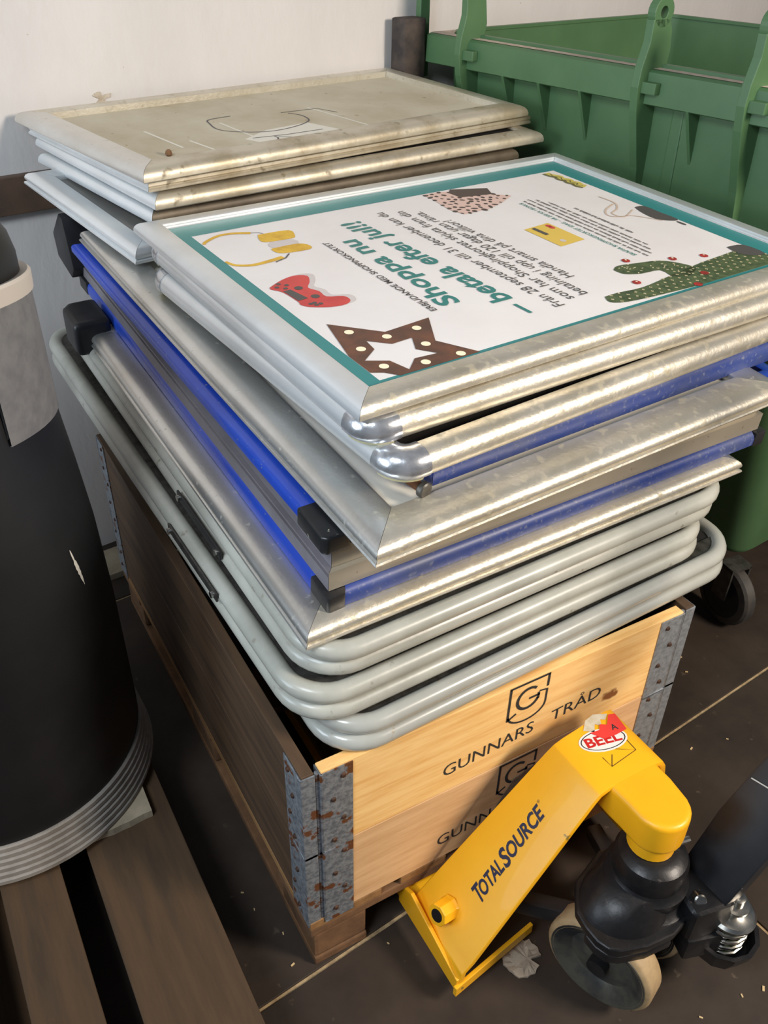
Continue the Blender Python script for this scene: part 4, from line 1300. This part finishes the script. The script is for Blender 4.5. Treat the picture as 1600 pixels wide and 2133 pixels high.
for (s, t_) in ((BLEN - 0.050, 0.035), (0.18, 0.12), (BLEN - 0.10, BDEP - 0.12), (0.18, BDEP - 0.12)):
    c_ = bpnt(s, t_, 0.090)
    ax_ = (btv * 0.96 + bs * 0.2).normalized()
    wv = MB().lathe(c_ - ax_ * 0.022, ax_, [(0.066, 0.0), (0.084, 0.003), (0.090, 0.010), (0.090, 0.034), (0.084, 0.041), (0.066, 0.044)], 32, cap=False).build('castor_tyre', wheel_rubber, gb, smooth=True, angle=40)
    MB().lathe(c_ - ax_ * 0.020, ax_, [(0.012, 0.002), (0.050, 0.006), (0.068, 0.0), (0.068, 0.040), (0.050, 0.034), (0.012, 0.038)], 28).build('castor_disc', plastic_black, gb, smooth=True)
    mb = MB()
    for q in (-0.030, 0.030):
        mb.obox(c_ + ax_ * q + Vector((0, 0, 0.048)), ax_, ax_.cross(Vector((0, 0, 1))), (0, 0, 1), 0.006, 0.05, 0.100)
    mb.obox(c_ + Vector((0, 0, 0.097)), ax_, ax_.cross(Vector((0, 0, 1))), (0, 0, 1), 0.066, 0.05, 0.010)
    mb.build('castor_fork', iron_dull, gb)
sp_ = MB()
sp_.loft([[bpnt(-0.030, -0.072, z)] + [bpnt(0.022, -0.072 + w0, z), bpnt(0.022, 0.000 + w0, z), bpnt(-0.030, -0.002 + w0, z)] for z, w0 in ((1.10, 0.004), (1.18, 0.0), (1.26, 0.006), (1.33, 0.002), (1.372, 0.004))])
sp_ = sp_.build('rubber_sleeve', rubber_strap, None, smooth=True, bevel=0.006, origin=tuple(bpnt(0, -0.04, 1.1)))
tag(sp_, 'worn black rubber sleeve hanging on the corner of the green bin', 'rubber sleeve')

# ------------------------------------------------------------------ left pallet and barrel
lp = thing('wooden_pallet', (-0.45, 0.3, 0), 'dim wooden pallet at the lower left under the black barrel', 'pallet')
for (x0, x1) in ((-0.305, -0.135), (-0.462, -0.357), (-0.66, -0.52), (-0.83, -0.72)):
    MB().box(x0, x1, -0.56, 0.94, 0.122, 0.144).build('deck_board', shaded_pallet, lp, bevel=0.002)
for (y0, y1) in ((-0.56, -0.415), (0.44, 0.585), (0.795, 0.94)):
    MB().box(-0.83, -0.135, y0, y1, 0.100, 0.122).build('cross_board', shaded_pallet, lp, bevel=0.002)
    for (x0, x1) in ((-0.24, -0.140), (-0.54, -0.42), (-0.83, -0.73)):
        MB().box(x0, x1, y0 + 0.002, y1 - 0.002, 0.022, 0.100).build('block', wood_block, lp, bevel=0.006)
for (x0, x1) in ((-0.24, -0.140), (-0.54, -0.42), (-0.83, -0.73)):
    MB().box(x0, x1, -0.56, 0.94, 0.0, 0.022).build('bottom_board', shaded_pallet, lp, bevel=0.002)
edge = [(-0.172, 0.352), (-0.162, 0.60), (-0.62, 0.90), (-0.70, 0.42), (-0.42, 0.352)]
rnd = random.Random(2)
front_edge = [(-0.42 + 0.248 * k / 16, 0.348 + rnd.uniform(-0.003, 0.003)) for k in range(17)]
mb = MB()
mb.prism([(x, y, 0.1445) for x, y in front_edge + [(-0.168, 0.62), (-0.62, 0.88), (-0.68, 0.36)]], (0, 0, 0.018))
pk = mb.build('rough_plank', wood_pale, None, origin=(-0.4, 0.6, 0.1445))
tag(pk, 'pale rough-sawn board between the black barrel and its pallet', 'board')

BC = Vector((-0.385, 0.597, 0))
bz = 0.1628
ba = thing('waste_barrel', (BC.x, BC.y, bz), 'tall black round waste barrel with a grey ribbed base and grey top shell', 'waste barrel')
rib = [(0.20, bz)]
for k in range(6):
    z0 = bz + k * 0.0145
    r0 = 0.281 - k * 0.0026
    rib += [(r0 - 0.003, z0 + 0.0005), (r0, z0 + 0.003), (r0, z0 + 0.0115), (r0 - 0.003, z0 + 0.0140)]
rib += [(0.20, bz + 0.087)]
MB().lathe(BC, (0, 0, 1), rib, 72).build('ribbed_base', barrel_base, ba, smooth=True, angle=30)
MB().lathe(BC, (0, 0, 1), [(0.262, bz + 0.087), (0.263, 0.30), (0.262, 0.55), (0.256, 0.72), (0.246, 0.84), (0.236, 0.94), (0.228, 1.08), (0.224, 1.17)], 72).build('barrel_body', barrel_black, ba, smooth=True)


def shear(mb):
    for v in mb.v:
        v.z += -0.18 * (v.y - 0.55)
    return mb


ov_ = -math.pi * 0.30
mb = MB()
rr = []
N_ = 48
for (r, z) in ((0.238, 0.955), (0.2375, 1.05), (0.236, 1.165), (0.232, 1.165), (0.233, 0.955)):
    rr.append([BC + Vector((r * math.cos(ov_ + (math.pi * 1.3) * j / N_), r * math.sin(ov_ + (math.pi * 1.3) * j / N_), z)) for j in range(N_ + 1)])
mb.loft(rr + [rr[0]], closed=False, cap0=False, cap1=False)
shear(mb).build('grey_shell', barrel_grey, ba, smooth=True, angle=40)
mb = MB().lathe(BC, (0, 0, 1), [(0.232, 1.150), (0.240, 1.152), (0.241, 1.176), (0.237, 1.180), (0.226, 1.178), (0.226, 1.150)], 72, cap=False)
shear(mb).build('pale_rim', barrel_rim, ba, smooth=True, angle=40)
mb = MB().lathe(BC, (0, 0, 1), [(0.220, 1.165), (0.226, 1.178), (0.226, 1.205), (0.220, 1.235), (0.200, 1.270), (0.165, 1.300), (0.11, 1.32), (0.04, 1.33), (0.0005, 1.33)], 64, cap=False)
shear(mb).build('dome_lid', barrel_black, ba, smooth=True)
# pale scrape on the barrel side
mb = MB()
a_, b_ = [], []
rnd = random.Random(6)
for k in range(15):
    z = 0.765 - 0.078 * k / 14
    ang = -math.radians(43 - 2.4 * k / 14)
    R_ = (0.256 + (0.72 - z) * 0.06 if z < 0.72 else 0.256 - (z - 0.72) * 0.083) + 0.0006
    w_ = math.radians(0.9) * math.sin(math.pi * (k + 0.5) / 15) * rnd.uniform(0.5, 1.3)
    a_.append(BC + Vector((R_ * math.cos(ang - w_), R_ * math.sin(ang - w_), z)))
    b_.append(BC + Vector((R_ * math.cos(ang + w_), R_ * math.sin(ang + w_), z)))
mb.v = a_ + b_
mb.f = [[i, i + 1, 15 + i + 1, 15 + i] for i in range(14)]
flat(mb, 'scrape', tape_white, ba)

# ------------------------------------------------------------------ litter on the floor
mb = MB()
rnd = random.Random(9)
pts = []
for k in range(30):
    a = 2 * math.pi * k / 30
    r = 0.036 + rnd.uniform(-0.003, 0.003) - (0.020 if k in (26, 27) else 0.0)
    pts.append((0.350 + r * 1.05 * math.cos(a), -0.178 + r * 0.95 * math.sin(a)))
ring0 = [Vector((x, y, 0.0004)) for x, y in pts]
ring1 = [Vector((x, y, 0.004 + rnd.uniform(0, 0.004))) for x, y in pts]
ring2 = [Vector((0.350 + (x - 0.350) * 0.6, -0.178 + (y + 0.178) * 0.6, 0.003 + rnd.uniform(0, 0.005))) for x, y in pts]
mb.loft([ring0, ring1, ring2])
pc = mb.build('flattened_cup', paper_grey, None, origin=(0.35, -0.178, 0))
tag(pc, 'flattened grey paper scrap on the floor beside the jack wheel', 'paper scrap')
chips = [(-0.0574, 0.2013), (-0.0504, 0.157), (-0.0213, 0.0851), (-0.0306, 0.0217), (1.0008, 0.0271), (1.20, 0.26), (1.1755, 0.2142), (1.0978, 0.0061), (0.5657, -0.4205), (0.7046, -0.4405), (0.66, -0.43), (0.05, -0.16), (0.145, -0.03), (1.05, 0.19)]
for i, (x, y) in enumerate(chips):
    a = rnd.uniform(0, 3.1)
    l = rnd.uniform(0.004, 0.010)
    o = MB().obox((x, y, 0.0012), (math.cos(a), math.sin(a), 0), (-math.sin(a), math.cos(a), 0), (0, 0, 1), l, l * 0.4, 0.002).build('wood_chip', chip_mat, None, origin=(x, y, 0))
    where = 'between the left pallet and the crate' if x < 0.2 and y > 0 else ('in front of the pallet jack wheels' if y < -0.3 else ('in front of the crate corner' if x < 0.2 else 'right of the crate near the green bin'))
    tag(o, 'tiny pale wood splinter on the floor ' + where, 'wood chip', 'wood splinters on the floor')
